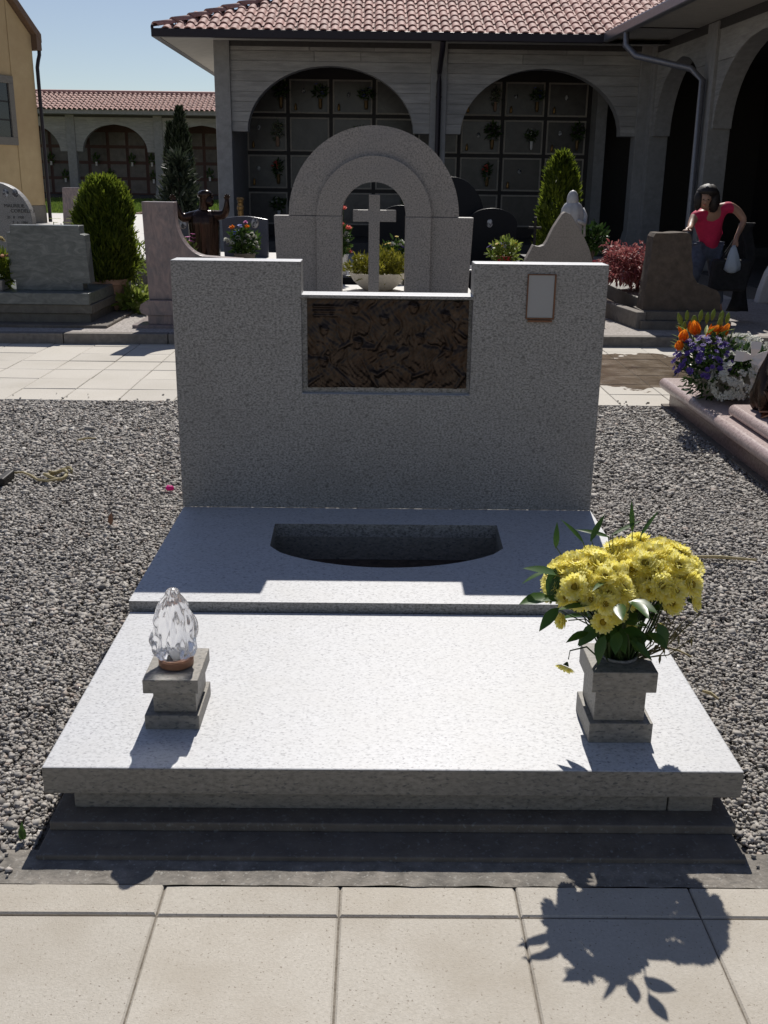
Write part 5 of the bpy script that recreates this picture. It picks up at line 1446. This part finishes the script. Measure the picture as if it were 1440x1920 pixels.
# planter kerbs and red maple
t = thing('planting_bed', 'kerbed bed of dark soil around the red maple', 'planter', (3.0, 11.8, .096))
b = B()
def wall(x0, y0, x1, y1, h, w=.10):
    d = Vector((x1 - x0, y1 - y0)).normalized(); nn = Vector((-d.y, d.x)) * w
    b.prism_z([(x0, y0), (x1, y1), (x1 + nn.x, y1 + nn.y), (x0 + nn.x, y0 + nn.y)], .08, .096 + h)
wall(2.66, 10.44, 2.36, 12.6, .17, -.10)
b.box(2.37, 12.6, .08, 3.5, 12.7, .26)
build('kerb_wall', b, 'kerb', t, bevel=0.008)
b = B(); b.prism_z([(2.66, 10.9), (3.5, 10.9), (3.5, 12.6), (2.47, 12.6)], .09, .20); build('soil_fill', b, 'soil', t)
b = B(); b.box(2.3, 13.15, .09, 3.25, 13.9, .22)
t2 = thing('ledge_slab', 'low dark slab with pale edge on the sunny path behind the maple', 'slab', (2.8, 14.9, .09))
b = B(); b.box(2.2, 14.6, .09, 3.35, 15.4, .22); build('body', b, 'brownbase', t2, bevel=0.008)
b = B(); b.box(2.18, 14.57, .222, 3.37, 15.42, .245); build('top_plate', b, 'pale', t2, bevel=0.004)
t = thing('maple_tree', 'small red leaved Japanese maple with spreading crown in the kerbed bed', 'tree', (2.98, 11.75, .20))
b = B(); b.tube([(2.985, 11.75, .19), (2.975, 11.75, .40), (2.96, 11.74, .56)], [.028, .022, .018], 8)
for kk in range(11):
    a = kk * 2 * pi / 11; e = (2.86 + .30 * cos(a), 11.74 + .26 * sin(a), .66 + random.uniform(0, .14)); b.tube([(2.965, 11.74, .48 + random.uniform(0, .06)), (2.92 + .14 * cos(a), 11.74 + .12 * sin(a), .64), e], [.012, .008, .004], 5)
build('trunk', b, 'bark', t)
P, D = cloud(2400, (2.84, 11.74, .60), (.38, .34, .26), .55, -.2, .30, 5, True)
P[:, 2] = np.maximum(P[:, 2] - .25 * (np.hypot(P[:, 0] - 2.84, P[:, 1] - 11.74) / .38) ** 2 * .35, .42)
P2, D2 = cloud(700, (2.90, 11.74, .55), (.28, .25, .12), .9, -.8, .2, 6)
V, Fq = sprays(np.concatenate([P, P2]), np.concatenate([D, D2]), np.full(3100, .06), np.full(3100, .020), .7, .35)
V -= np.array(WM[t].translation)
np_mesh('crown', V, Fq, 'mapleleaf', t)

t = thing('rough_headstone', 'rough brown rock headstone touched by the bending woman', 'headstone', (3.1, 10.75, .096))
out = [(2.75, .27), (2.765, .55), (2.79, .85), (2.795, 1.0), (2.82, 1.035), (3.0, 1.045), (3.16, 1.04), (3.175, 1.0), (3.20, .80), (3.235, .64), (3.29, .55), (3.38, .52), (3.50, .48), (3.54, .42), (3.545, .27)]
bm = bmesh.new()
fr = [bm.verts.new((x + random.uniform(-.004, .004), 10.58, z)) for x, z in out]
bm.faces.new(list(reversed(fr)))
r_ = bmesh.ops.extrude_face_region(bm, geom=bm.faces[:])
bmesh.ops.translate(bm, vec=(0, .26, 0), verts=[x for x in r_['geom'] if isinstance(x, bmesh.types.BMVert)])
bmesh.ops.triangulate(bm, faces=bm.faces[:])
bmesh.ops.subdivide_edges(bm, edges=bm.edges[:], cuts=3, use_grid_fill=True)
for v_ in bm.verts:
    nz = mnoise.noise_vector(v_.co * 9); v_.co += nz * .010
bmesh.ops.recalc_face_normals(bm, faces=bm.faces)
me = bpy.data.meshes.new('rock'); bm.to_mesh(me); bm.free()
me.transform(WM[t].inverted()); me.materials.append(M['rough'])
link('rock', me, t)
b = B(); b.box(2.735, 10.47, .185, 3.58, 10.93, .272); build('upper_plinth', b, 'concrete', t, bevel=0.006)
b = B(); b.box(2.70, 10.40, .09, 3.62, 10.96, .184); build('lower_plinth', b, 'concrete', t, bevel=0.006)
b = B(); b.box(2.78, 10.97, .09, 3.62, 12.6, .36); build('grave_body', b, 'brownbase', t, bevel=0.008)

# ------------------------------------------------------------------ bending woman
wm = thing('person', 'dark haired woman in crimson t-shirt bending with one hand on the rough stone', 'person', (3.65, 11.35, .096))
S = dict(pel=((3.63, 11.42, .93), .085), wa=((3.59, 11.35, 1.05), .075), ch=((3.55, 11.25, 1.19), .085), nb=((3.53, 11.15, 1.27), .052), nk=((3.465, 11.10, 1.295), .048),
         hd0=((3.40, 11.03, 1.305), .058), hd1=((3.405, 11.02, 1.362), .076), hd2=((3.425, 11.035, 1.425), .072),
         sl=((3.375, 11.17, 1.20), .055), ul=((3.325, 11.10, 1.135), .044), el=((3.29, 11.02, 1.09), .037), fl=((3.255, 10.92, 1.07), .031), wl=((3.215, 10.835, 1.075), .022), pl=((3.185, 10.79, 1.065), .026),
         sr=((3.735, 11.22, 1.30), .055), ur=((3.84, 11.23, 1.24), .045), er=((3.915, 11.22, 1.15), .038), fr=((3.86, 11.16, 1.06), .031), wr=((3.79, 11.04, .985), .023), pr=((3.77, 11.0, .945), .027),
         hl=((3.57, 11.41, .84), .06), kl=((3.48, 11.30, .62), .052), al=((3.46, 11.33, .43), .040), tl=((3.42, 11.24, .39), .030),
         hr=((3.68, 11.43, .84), .06), kr=((3.72, 11.34, .52), .052), ar=((3.80, 11.38, .19), .040), tr=((3.80, 11.26, .13), .032))
Ee = [('pel', 'wa'), ('wa', 'ch'), ('ch', 'nb'), ('nb', 'nk'), ('nk', 'hd0'), ('hd0', 'hd1'), ('hd1', 'hd2'), ('ch', 'sl'), ('sl', 'ul'), ('ul', 'el'), ('el', 'fl'), ('fl', 'wl'), ('wl', 'pl'),
      ('ch', 'sr'), ('sr', 'ur'), ('ur', 'er'), ('er', 'fr'), ('fr', 'wr'), ('wr', 'pr'), ('pel', 'hl'), ('hl', 'kl'), ('kl', 'al'), ('al', 'tl'), ('pel', 'hr'), ('hr', 'kr'), ('kr', 'ar'), ('ar', 'tr')]
for k in range(4):
    o_ = (k - 1.5) * .017
    S[f'f{k}'] = ((3.165 + o_ * .6, 10.755 - abs(o_) * .1, 1.06), .0085); S[f'g{k}'] = ((3.15 + o_ * .8, 10.725 + abs(o_) * .5, 1.056), .0075)
    Ee += [('pl', f'f{k}'), (f'f{k}', f'g{k}')]
    S[f'q{k}'] = ((3.76 + o_, 10.965, .920), .0085); S[f'r{k}'] = ((3.755 + o_, 10.955, .895), .0075)
    Ee += [('pr', f'q{k}'), (f'q{k}', f'r{k}')]
S['th'] = ((3.215, 10.78, 1.06), .009); S['th2'] = ((3.222, 10.75, 1.057), .008); Ee += [('wl', 'th'), ('th', 'th2')]
S['ti'] = ((3.76, 11.01, .95), .009); S['ti2'] = ((3.74, 10.975, .925), .008); Ee += [('wr', 'ti'), ('ti', 'ti2')]
skin('body', S, Ee, 'skin', wm, 2, 'pel')
T = {k: S[k] for k in ('pel', 'wa', 'ch', 'sl', 'ul', 'sr', 'ur')}
T = dict(hem=((3.575, 11.41, .80), .092), hem2=((3.685, 11.42, .80), .092), pel=((3.625, 11.41, .92), .128), wa=((3.59, 11.35, 1.05), .115), ch=((3.555, 11.25, 1.175), .128), nb=((3.555, 11.22, 1.235), .092), sl=((3.385, 11.175, 1.20), .068), ul=((3.335, 11.115, 1.15), .058), sr=((3.73, 11.225, 1.295), .066), ur=((3.815, 11.235, 1.255), .058))
skin('t_shirt', T, [('hem', 'pel'), ('hem2', 'pel'), ('pel', 'wa'), ('wa', 'ch'), ('ch', 'nb'), ('ch', 'sl'), ('sl', 'ul'), ('ch', 'sr'), ('sr', 'ur')], 'shirt', wm, 2, 'wa')
J = dict(pel=((3.62, 11.42, .84), .112), hl=((3.54, 11.41, .82), .100), kl=((3.48, 11.30, .62), .074), al=((3.462, 11.33, .46), .056), hr=((3.70, 11.43, .82), .100), kr=((3.72, 11.34, .52), .075), ar=((3.795, 11.38, .24), .058))
skin('jeans', J, [('pel', 'hl'), ('hl', 'kl'), ('kl', 'al'), ('pel', 'hr'), ('hr', 'kr'), ('kr', 'ar')], 'jeans', wm, 2, 'pel')
for p, q, z in (((3.46, 11.34), (3.41, 11.20), .365), ((3.80, 11.40), (3.80, 11.22), .10)):
    b = B(); b.ball(((p[0] + q[0]) / 2, (p[1] + q[1]) / 2, z + .045), (.05, .125, .05), 14, 8); build('shoe', b, 'shoe', wm, smooth=True)
b = B(); b.ball((3.44, 11.045, 1.408), (.118, .122, .108), 22, 16, lambda d: (1 + .05 * sin(16 * d.x + 9 * d.z)) * (1.0 if d.y > -.35 or d.z > .12 else .62))
b.ball((3.515, 11.07, 1.345), (.068, .088, .115), 12, 8, lambda d: 1 + .08 * sin(22 * d.x)); b.ball((3.345, 11.04, 1.345), (.040, .07, .105), 12, 8, lambda d: 1 + .08 * sin(22 * d.z))
build('hair', b, 'hair', wm, smooth=True)
b = B()
for x in (3.372, 3.424): b.ball((x, 10.947, 1.358), (.010, .006, .006), 8, 5)
build('eye', b, 'iron', wm, smooth=True)
b = B(); b.ball((3.392, 10.937, 1.335), (.011, .016, .018), 8, 6); build('nose', b, 'skin', wm, smooth=True)
b = B(); b.ball((3.39, 10.955, 1.306), (.020, .008, .005), 8, 5); build('mouth', b, 'rose', wm, smooth=True)
b = B(); b.box(3.39, 10.965, 1.485, 3.42, 10.98, 1.497); build('sunglasses_glint', b, 'whitecer', wm, bevel=0.004)  # white bar standing in for a glint of light on sunglasses
t = thing('plastic_bag', 'small white plastic bag hanging from the right hand of the woman', 'bag', (3.765, 11.08, .90))
b = B(); b.lathe([(.012, .91), (.03, .88), (.06, .80), (.085, .71), (.08, .66), (.04, .63), (.005, .625)], (3.74, 10.93, 0), 18, lambda r, z, a: r * (1 + .13 * sin(5 * a + z * 20) + .07 * sin(11 * a - z * 45)) * (1 - .35 * abs(sin(a)))); build('bag_body', b, 'bagwhite', t, smooth=True)
t = thing('shopping_bag', 'large black shopping bag hanging on the arm of the woman', 'bag', (3.85, 11.2, .45))
b = B(); b.prism_y([(3.56, .43), (3.95, .43), (3.97, .76), (3.58, .76)], 10.985, 11.13); build('bag_body', b, 'blackcloth', t, bevel=0.03)
b = B()
for y in (11.03, 11.09): b.tube([(3.66, y, .74), (3.76, y + .02, .90), (3.87, 11.16, 1.075), (3.90, y + .02, .90), (3.93, y, .74)], .010, 6)
build('handle', b, 'blackcloth', t)
t = thing('jacket', 'black jacket draped over the bent arm of the woman', 'jacket', (3.93, 11.25, .8))
b = B()
n1 = 14
for i in range(n1 + 1):
    for j in range(5):
        z = 1.14 - .95 * i / n1
        b.v.append((3.86 + .05 * j + .03 * sin(i * .7 + j), 11.27 + .03 * sin(j * 2.1 + i * .5) + (.0 if i else -.06), z if i else 1.13))
b.f = [(i * 5 + j, i * 5 + j + 1, (i + 1) * 5 + j + 1, (i + 1) * 5 + j) for i in range(n1) for j in range(4)]; b.k = [0] * len(b.f)
o = build('cloth', b, 'blackcloth', t, smooth=True)
md = o.modifiers.new('thickness', 'SOLIDIFY'); md.thickness = .02

# ------------------------------------------------------------------ pink grave on the right
t = thing('pink_grave', 'pink granite grave on the right with rounded slab edge and maroon sides', 'grave', (2.9, 5.6, 0))
def bull(x0, y0, x1, y1, z0, z1, mat, name):
    r = (z1 - z0) / 2
    b = B(); pr_ = [(x0 + r - r * sin(pi * i / 10) , z0 + r - r * cos(pi * i / 10)) for i in range(11)]
    b.prism_y(pr_ + [(x1, z1), (x1, z0)], y0 + r, y1 - r)
    pr_ = [(y1 - r + r * sin(pi * i / 10), z0 + r - r * cos(pi * i / 10)) for i in range(11)]
    for ya, sg in ((y1 - r, 1), (y0 + r, -1)):
        n = 10; v = []
        for i in range(n + 1):
            a = pi * i / n; yy, zz = ya + sg * r * sin(a), z0 + r - r * cos(a)
            v += [(x0 + r, yy, zz), (x1, yy, zz)]
        b.add(v, [((2 * i, 2 * i + 1, 2 * i + 3, 2 * i + 2) if sg < 0 else (2 * i + 1, 2 * i, 2 * i + 2, 2 * i + 3)) for i in range(n)])
        v, f = [], []
        for i in range(n + 1):
            a = pi * i / n
            for j in range(7):
                c_ = pi / 2 * j / 6; v.append((x0 + r - r * sin(a) * cos(c_), ya + sg * r * sin(a) * sin(c_), z0 + r - r * cos(a)))
        for i in range(n):
            for j in range(6):
                q = (i * 7 + j, i * 7 + j + 1, (i + 1) * 7 + j + 1, (i + 1) * 7 + j); f.append(q if sg > 0 else tuple(reversed(q)))
        b.add(v, f)
    return build(name, b, mat, t, smooth=True, sharp=50)
bull(2.035, 3.6, 4.4, 7.22, .118, .198, 'pink', 'rounded_slab')
b = B(); b.box(2.105, 3.7, -.03, 4.3, 7.14, .1175); build('side_walls', b, 'maroon', t, bevel=0.004)
b = B(); b.box(2.06, 3.6, -.03, 4.4, 7.18, .012); build('footing', b, 'concrete', t)
bull(2.115, 3.8, 4.2, 5.98, .199, .270, 'pink', 'upper_slab')
t = thing('draped_statue', 'brown bronze draped figure at the right edge standing on the pink grave', 'statue', (2.36, 5.72, .27))
def drp(r, z, a): return r * (1 + .16 * sin(5 * a + 7 * z) + .09 * sin(11 * a - 6 * z) + .05 * sin(19 * a + 9 * z))
b = B(); b.lathe([(.12, .27), (.14, .30), (.155, .36), (.15, .42), (.135, .49), (.115, .55), (.095, .63), (.08, .72), (.08, .78), (.085, .85), (.10, .92), (.10, 1.0), (.08, 1.1), (.04, 1.16)], (2.335, 5.74, 0), 72, drp); build('robe', b, 'bronze_statue', t, smooth=True)
b = B(); b.tube([(2.31, 5.66, .86), (2.26, 5.62, .68), (2.225, 5.60, .52), (2.19, 5.58, .42)], [.05, .07, .05, .025], 10)
b.add([(2.32, 5.66, .85), (2.175, 5.58, .42), (2.26, 5.62, .27), (2.40, 5.66, .27), (2.32, 5.69, .85), (2.175, 5.61, .42), (2.26, 5.66, .27), (2.40, 5.70, .27)], [(0, 3, 2, 1), (4, 5, 6, 7), (0, 1, 5, 4), (1, 2, 6, 5)]); build('drapery', b, 'bronze_statue', t, smooth=True, sharp=40)
b = B(); b.ball((2.335, 5.73, 1.25), (.07, .08, .10), 16, 10); b.tube([(2.335, 5.73, 1.1), (2.335, 5.73, 1.2)], .04, 8); build('head', b, 'bronze_statue', t, smooth=True)
t = thing('copper_trowel', 'copper coloured leaf ornament lying before the draped statue', 'ornament', (2.19, 5.66, .27))
b = B(); b.leaf((2.26, 5.62, .285), (-.9, -.3, .25), (0, 0, 1), .11, .05, .1, st=6); b.leaf((2.25, 5.62, .29), (-.85, -.5, -.1), (0, 0, 1), .10, .05, .1, st=6); b.v = [(x, y, max(z, .272)) for x, y, z in b.v]
o = build('leaf_blade', b, 'copper', t); md = o.modifiers.new('thick', 'SOLIDIFY'); md.thickness = .006

FB = (2.29, 6.52, .198)
t = thing('flower_bowl', 'grey stone bowl of purple and white flowers and orange lilies with white bow', 'flowers', FB)
vase(t, FB, [(.11, 0), (.17, .03), (.22, .10), (.24, .17), (.245, .19), (.22, .19), (.2, .15)], 'grey_bowl', 'bowl', 36, lambda r, z, a: r * (1 + .02 * sin(9 * a)))
foliage(t, 1600, (2.24, 6.48, .40), (.27, .23, .17), .05, .018, 'glossleaf', lob=.2)
pts = dome_pts((2.10, 6.44, .44), (.19, .18, .165), 150, -.55); put_flowers(t, 'daisy', 'purple', pts, .023, (2.12, 6.45, .38), .4)
pts = dome_pts((2.27, 6.31, .365), (.145, .13, .155), 110, -.75); put_flowers(t, 'cluster', 'white', pts, .027, (2.27, 6.36, .3), .2)
pts = dome_pts((2.38, 6.58, .465), (.18, .16, .12), 85, -.2); put_flowers(t, 'cluster', 'white', pts, .028, (2.42, 6.65, .4), .4)
put_flowers(t, 'openlily', 'orange', [(1.955, 6.47, .585), (1.93, 6.44, .53), (2.06, 6.56, .61), (2.17, 6.60, .60), (2.24, 6.58, .595)], .055, (2.1, 6.7, .40), .1)
put_flowers(t, 'lily', 'orange', [(1.96, 6.50, .575), (1.94, 6.45, .52), (2.03, 6.60, .625), (2.10, 6.62, .62), (2.18, 6.64, .60), (2.22, 6.60, .60), (1.98, 6.58, .60), (2.14, 6.55, .585), (2.25, 6.64, .60)], .034, (2.1, 6.6, .40), .3)
put_flowers(t, 'bud', 'limeleaf', [(1.98, 6.66, .68), (2.03, 6.68, .70), (2.08, 6.66, .67), (2.12, 6.68, .70), (2.16, 6.67, .69), (2.20, 6.68, .71), (2.25, 6.67, .70), (2.06, 6.62, .66), (2.29, 6.66, .69), (2.0, 6.62, .63), (2.23, 6.62, .66)], .05, (2.13, 6.66, .2), .8)
put_flowers(t, 'pom', 'straw', [(2.00, 6.50, .50), (2.05, 6.45, .51), (1.97, 6.47, .45)], .03)
stem_tubes(t, (2.12, 6.58, .38), [(1.96, 6.50, .56), (2.03, 6.60, .61), (2.10, 6.62, .60), (2.18, 6.64, .60), (2.22, 6.60, .60), (1.98, 6.66, .64), (2.12, 6.68, .66), (2.25, 6.67, .66)])
b = B()
for kk in range(26):
    a = random.uniform(0, 6.28); b.leaf((2.12 + .1 * cos(a), 6.6 + .06 * sin(a), .5 + random.uniform(-.05, .12)), (cos(a), sin(a), .8), (0, 0, 1), .12, .024, .2)
build('lily_leaves', b, 'limeleaf', t)
b = B()
bc = Vector((2.325, 6.24, .505))
for a, L, w, zz in ((pi * .96, .115, .060, .0), (pi * .06, .10, .055, .02), (pi * .47, .10, .06, .06), (pi * 1.78, .09, .04, -.04)):
    d = Vector((cos(a), -.15, sin(a) * .8 + zz)).normalized(); sd = Vector((-d.z, 0, d.x)) * w * .5
    q = bc + d * L * .55 + Vector((0, -.015, 0)); e = bc + d * L
    b.add([bc - sd * .3, bc + sd * .3, q + sd, q - sd, e + sd * 1.1, e - sd * 1.1], [(0, 1, 2, 3), (3, 2, 4, 5)])
for x, L in ((.02, .24), (.05, .15)):
    p = [bc + Vector((x * t_ * 2 + .012 * sin(9 * t_), -.02 - .01 * t_, -L * t_ - .02)) for t_ in (0, .25, .5, .75, 1)]
    v = []
    for q in p: v += [q - Vector((.014, 0, 0)), q + Vector((.014, 0, 0))]
    b.add(v, [(2 * i, 2 * i + 1, 2 * i + 3, 2 * i + 2) for i in range(4)])
o = build('ribbon_bow', b, 'whitecer', t); md = o.modifiers.new('thick', 'SOLIDIFY'); md.thickness = .003
t = thing('pale_headstone', 'pale stone rounded at the right edge beyond the flower bowl', 'headstone', (4.95, 13.0, .096))
b = B(); b.prism_y([(4.80, .09), (5.3, .09), (5.3, .75), (5.1, .72), (4.97, .62), (4.89, .47), (4.83, .26)], 12.95, 13.1); build('slab', b, 'pale', t, bevel=0.02)

# ------------------------------------------------------------------ flowers hung on the niche plaques
nv = thing('niche_vase', 'flower bunch in a small gold vase on the top left plaque of the first arch', 'flowers', (-2.05, 23.44, 2.93), 0, 'flower vases on the niche plaques')
b = B(); b.lathe([(.025, 0), (.035, .06), (.045, .20), (.05, .22), (.04, .22)], (-2.05, 23.40, 2.93), 10); b.tube([(-2.05, 23.40, 3.03), (-2.05, 23.51, 3.03)], .012, 6); build('vase', b, 'dullgold', nv, smooth=True)
foliage(nv, 150, (-2.05, 23.38, 3.32), (.15, .10, .17), .09, .035, 'ivyleaf')
put_flowers(nv, 'pom', 'dusky', [(-2.15, 23.3, 3.36), (-2.0, 23.3, 3.42), (-1.95, 23.3, 3.30), (-2.07, 23.28, 3.27), (-2.12, 23.3, 3.45), (-2.02, 23.28, 3.36)], .055)
spots = []
lab_row = {3: 'top row', 2: 'second row from the top', 1: 'third row from the top', 0: 'bottom row'}
cols_ = [(0, 'first'), (1, 'second'), (2, 'third'), (3, 'fourth'), (4, 'fifth'), (5, 'sixth'), (6, 'seventh'), (7, 'eighth')]
for ci, rows in ((0, (0, 1, 2)), (1, (3,)), (2, (2, 3)), (5, (1, 2, 3)), (6, (2, 3)), (7, (1, 2)), (3, (0,))):
    for r_ in rows: spots.append((ci, r_))
b0 = nze
protos = [nv]
for fm, vm_, nf, lm in (('white', 'whitecer', 5, 'ivyleaf'), ('rose', 'dullgold', 4, 'glossleaf'), ('straw', 'terracotta', 7, 'greyleaf'), ('blue', 'dullgold', 6, 'ivyleaf')):
    ci, r_ = spots.pop(0)
    x, z = nxe[ci] + .70, nze[r_] + .13
    q = thing('niche_vase', f'{fm} flower vase on the niche plaque in the {cols_[ci][1]} column, {lab_row[r_]}', 'flowers', (x, 23.44, z), 0, 'flower vases on the niche plaques')
    b = B(); b.lathe([(.025, 0), (.04, .05), (.04, .18), (.05, .2), (.04, .2)], (x, 23.40, z), 10); b.tube([(x, 23.40, z + .1), (x, 23.51, z + .1)], .012, 6); build('vase', b, vm_, q, smooth=True)
    foliage(q, random.randint(60, 130), (x, 23.38, z + .33), (random.uniform(.09, .15), .09, random.uniform(.10, .17)), .09, .03, lm)
    put_flowers(q, random.choice(('pom', 'cup', 'daisy')), fm, [(x + random.uniform(-.13, .13), 23.29 + random.uniform(0, .05), z + .33 + random.uniform(-.1, .15)) for _ in range(nf)], .045)
    protos.append(q)
names_ = {0: 'dusky', 1: 'white', 2: 'rose', 3: 'straw', 4: 'blue'}
for n_, (ci, r_) in enumerate(spots):
    pk = (n_ * 3 + 1) % 5
    pr_ = protos[pk]
    x = nxe[ci] + .72 + random.uniform(-.10, .06); z = nze[r_] + .13
    dup(pr_, Matrix.Translation((x, 23.44, z)) @ Matrix.Diagonal((random.choice((-1, 1)) * random.uniform(.75, 1.1), 1, random.uniform(.75, 1.05), 1)), f'{names_[pk]} flower vase on the niche plaque in the {cols_[ci][1]} column, {lab_row[r_]}')
for ci, r_ in ((0, 3), (0, 2), (0, 1), (1, 3), (2, 3), (3, 2), (5, 3), (5, 2), (6, 3), (6, 1), (7, 2), (7, 3), (4, 1), (2, 1)):
    x = nxe[ci] + random.uniform(.25, .45); z = nze[r_] + random.uniform(.42, .52)
    b = B(); b.ball((0, 0, 0), (.040, .012, .052), 12, 6)
    if ci == 0 and r_ == 3: om = mesh_of('niche_portrait', b, 'oval', True); vm = B(); vm.lathe([(.022, 0), (.03, .02), (.025, .10), (.01, .14)], (0, 0, 0), 8); vm = mesh_of('niche_candle', vm, 'gold', True)
    link('niche_portrait', om, nw, Matrix.Translation((x, 23.485, z)))
    link('niche_candle', vm, nw, Matrix.Translation((nxe[ci] + .17, 23.45, nze[r_] + .10)))
# dim bunches in the distant arcade
fb = B()
fv = thing('niche_bunch', 'dark flower bunch on a niche plaque of the distant arcade', 'flowers', (-13.0, 57.45, 2.3), 0, 'bunches on the distant arcade plaques')
foliage(fv, 60, (-13.0, 57.40, 2.35), (.18, .1, .22), .12, .06, 'ivyleaf'); b = B(); b.lathe([(.05, 0), (.06, .2)], (-13.0, 57.42, 2.0), 8); build('vase', b, 'whitecer', fv)
fv['label'] = 'dark flower bunch third from the left in the widest visible arch of the distant arcade'
for x, z, l_ in ((-14.9, 2.3, 'upper bunch at the left side of the middle arch of the distant arcade'), (-11.95, 2.3, 'upper bunch at the right side of the middle arch of the distant arcade'), (-14.2, 1.5, 'lower bunch at the left side of the middle arch of the distant arcade'),
                 (-11.9, 1.45, 'lower bunch at the right side of the middle arch of the distant arcade'), (-16.6, 1.45, 'lower bunch in the arch of the distant arcade beside the ochre wall'), (-17.3, 2.3, 'upper bunch in the arch of the distant arcade beside the ochre wall'),
                 (-8.9, 1.6, 'bunch in the arch of the distant arcade beside the tall cypress, lower one'), (-8.2, 2.4, 'bunch in the arch of the distant arcade beside the tall cypress, upper one')):
    dup(fv, Matrix.Translation((x, 57.45, z)), l_)

# ------------------------------------------------------------------ litter on the gravel
t = thing('striped_rope', 'pale striped rope with a loop lying on the left gravel', 'rope', (-1.75, 5.1, .01))
pts = [(-1.90, 5.19, .022), (-1.86, 5.21, .020), (-1.80, 5.16, .018), (-1.74, 5.08, .018), (-1.68, 5.05, .02), (-1.63, 5.07, .025)]
b = B(); b.tube(pts, .006, 6)
lp = [(-1.66 + .055 * cos(a), 5.135 + .06 * sin(a), .03 + .012 * sin(2 * a)) for a in [2 * pi * i / 16 for i in range(17)]]
b.tube(lp, .009, 6); b.tube([(x + .02, y + .02, z + .008) for x, y, z in lp[:11]], .008, 6)
build('cord', b, 'straw', t, smooth=True)
b = B(); b.box(-1.925, 5.0, .0, -1.885, 5.17, .045); build('end_clip', b, 'iron', t, bevel=0.008)
def litter(name, label, cat, p, L, w, ang, mat):
    t = thing(name, label, cat, p); b = B()
    b.tube([(p[0] - L / 2 * cos(ang), p[1] - L / 2 * sin(ang), p[2]), (p[0], p[1], p[2] + .006), (p[0] + L / 2 * cos(ang), p[1] + L / 2 * sin(ang), p[2])], [w * .4, w * .5, w * .3], 6); build('stalk', b, mat, t)
litter('straw', 'yellow straw on the gravel left of the headstone', 'straw', (-1.715, 5.93, .022), .11, .012, .5, 'straw')
litter('straw', 'pale thin straw on the gravel right of the lid', 'straw', (1.03, 3.10, .022), .10, .007, -.8, 'straw')
litter('straw', 'short thick pale straw near the right edge of the lid', 'straw', (1.045, 2.80, .022), .06, .011, -1.0, 'straw')
litter('twig', 'pale wooden twig on the gravel behind the yellow bouquet', 'twig', (1.46, 4.0, .022), .30, .014, -.1, 'straw')
t = thing('red_petal', 'crimson flower petal on the gravel beside the headstone', 'petal', (-1.03, 4.94, .015))
b = B(); b.ball((-1.03, 4.94, .022), (.022, .018, .014), 8, 6, lambda d: 1 + .2 * sin(5 * d.x * 3)); build('petal_body', b, 'magenta', t, smooth=True)
t = thing('dry_leaf', 'brown dry leaf standing on the gravel left of the bed', 'leaf', (-1.2, 4.42, .01))
b = B(); b.leaf((-1.2, 4.42, .0), (.1, -.1, 1), (0, -1, 0), .06, .025, .2, st=5); build('leaf_blade', b, 'lamp_ring', t)
t = thing('weed', 'small green weed at the gravel edge by the concrete strip', 'weed', (-.83, 2.075, .0))
b = B()
for a, L in ((1.6, .05), (1.9, .035), (1.2, .03)): b.leaf((-.83, 2.08, .005), (cos(a) * .5, -.05, sin(a)), (0, -1, 0.2), L, .014, .2)
build('leaf_blades', b, 'ruscus', t)
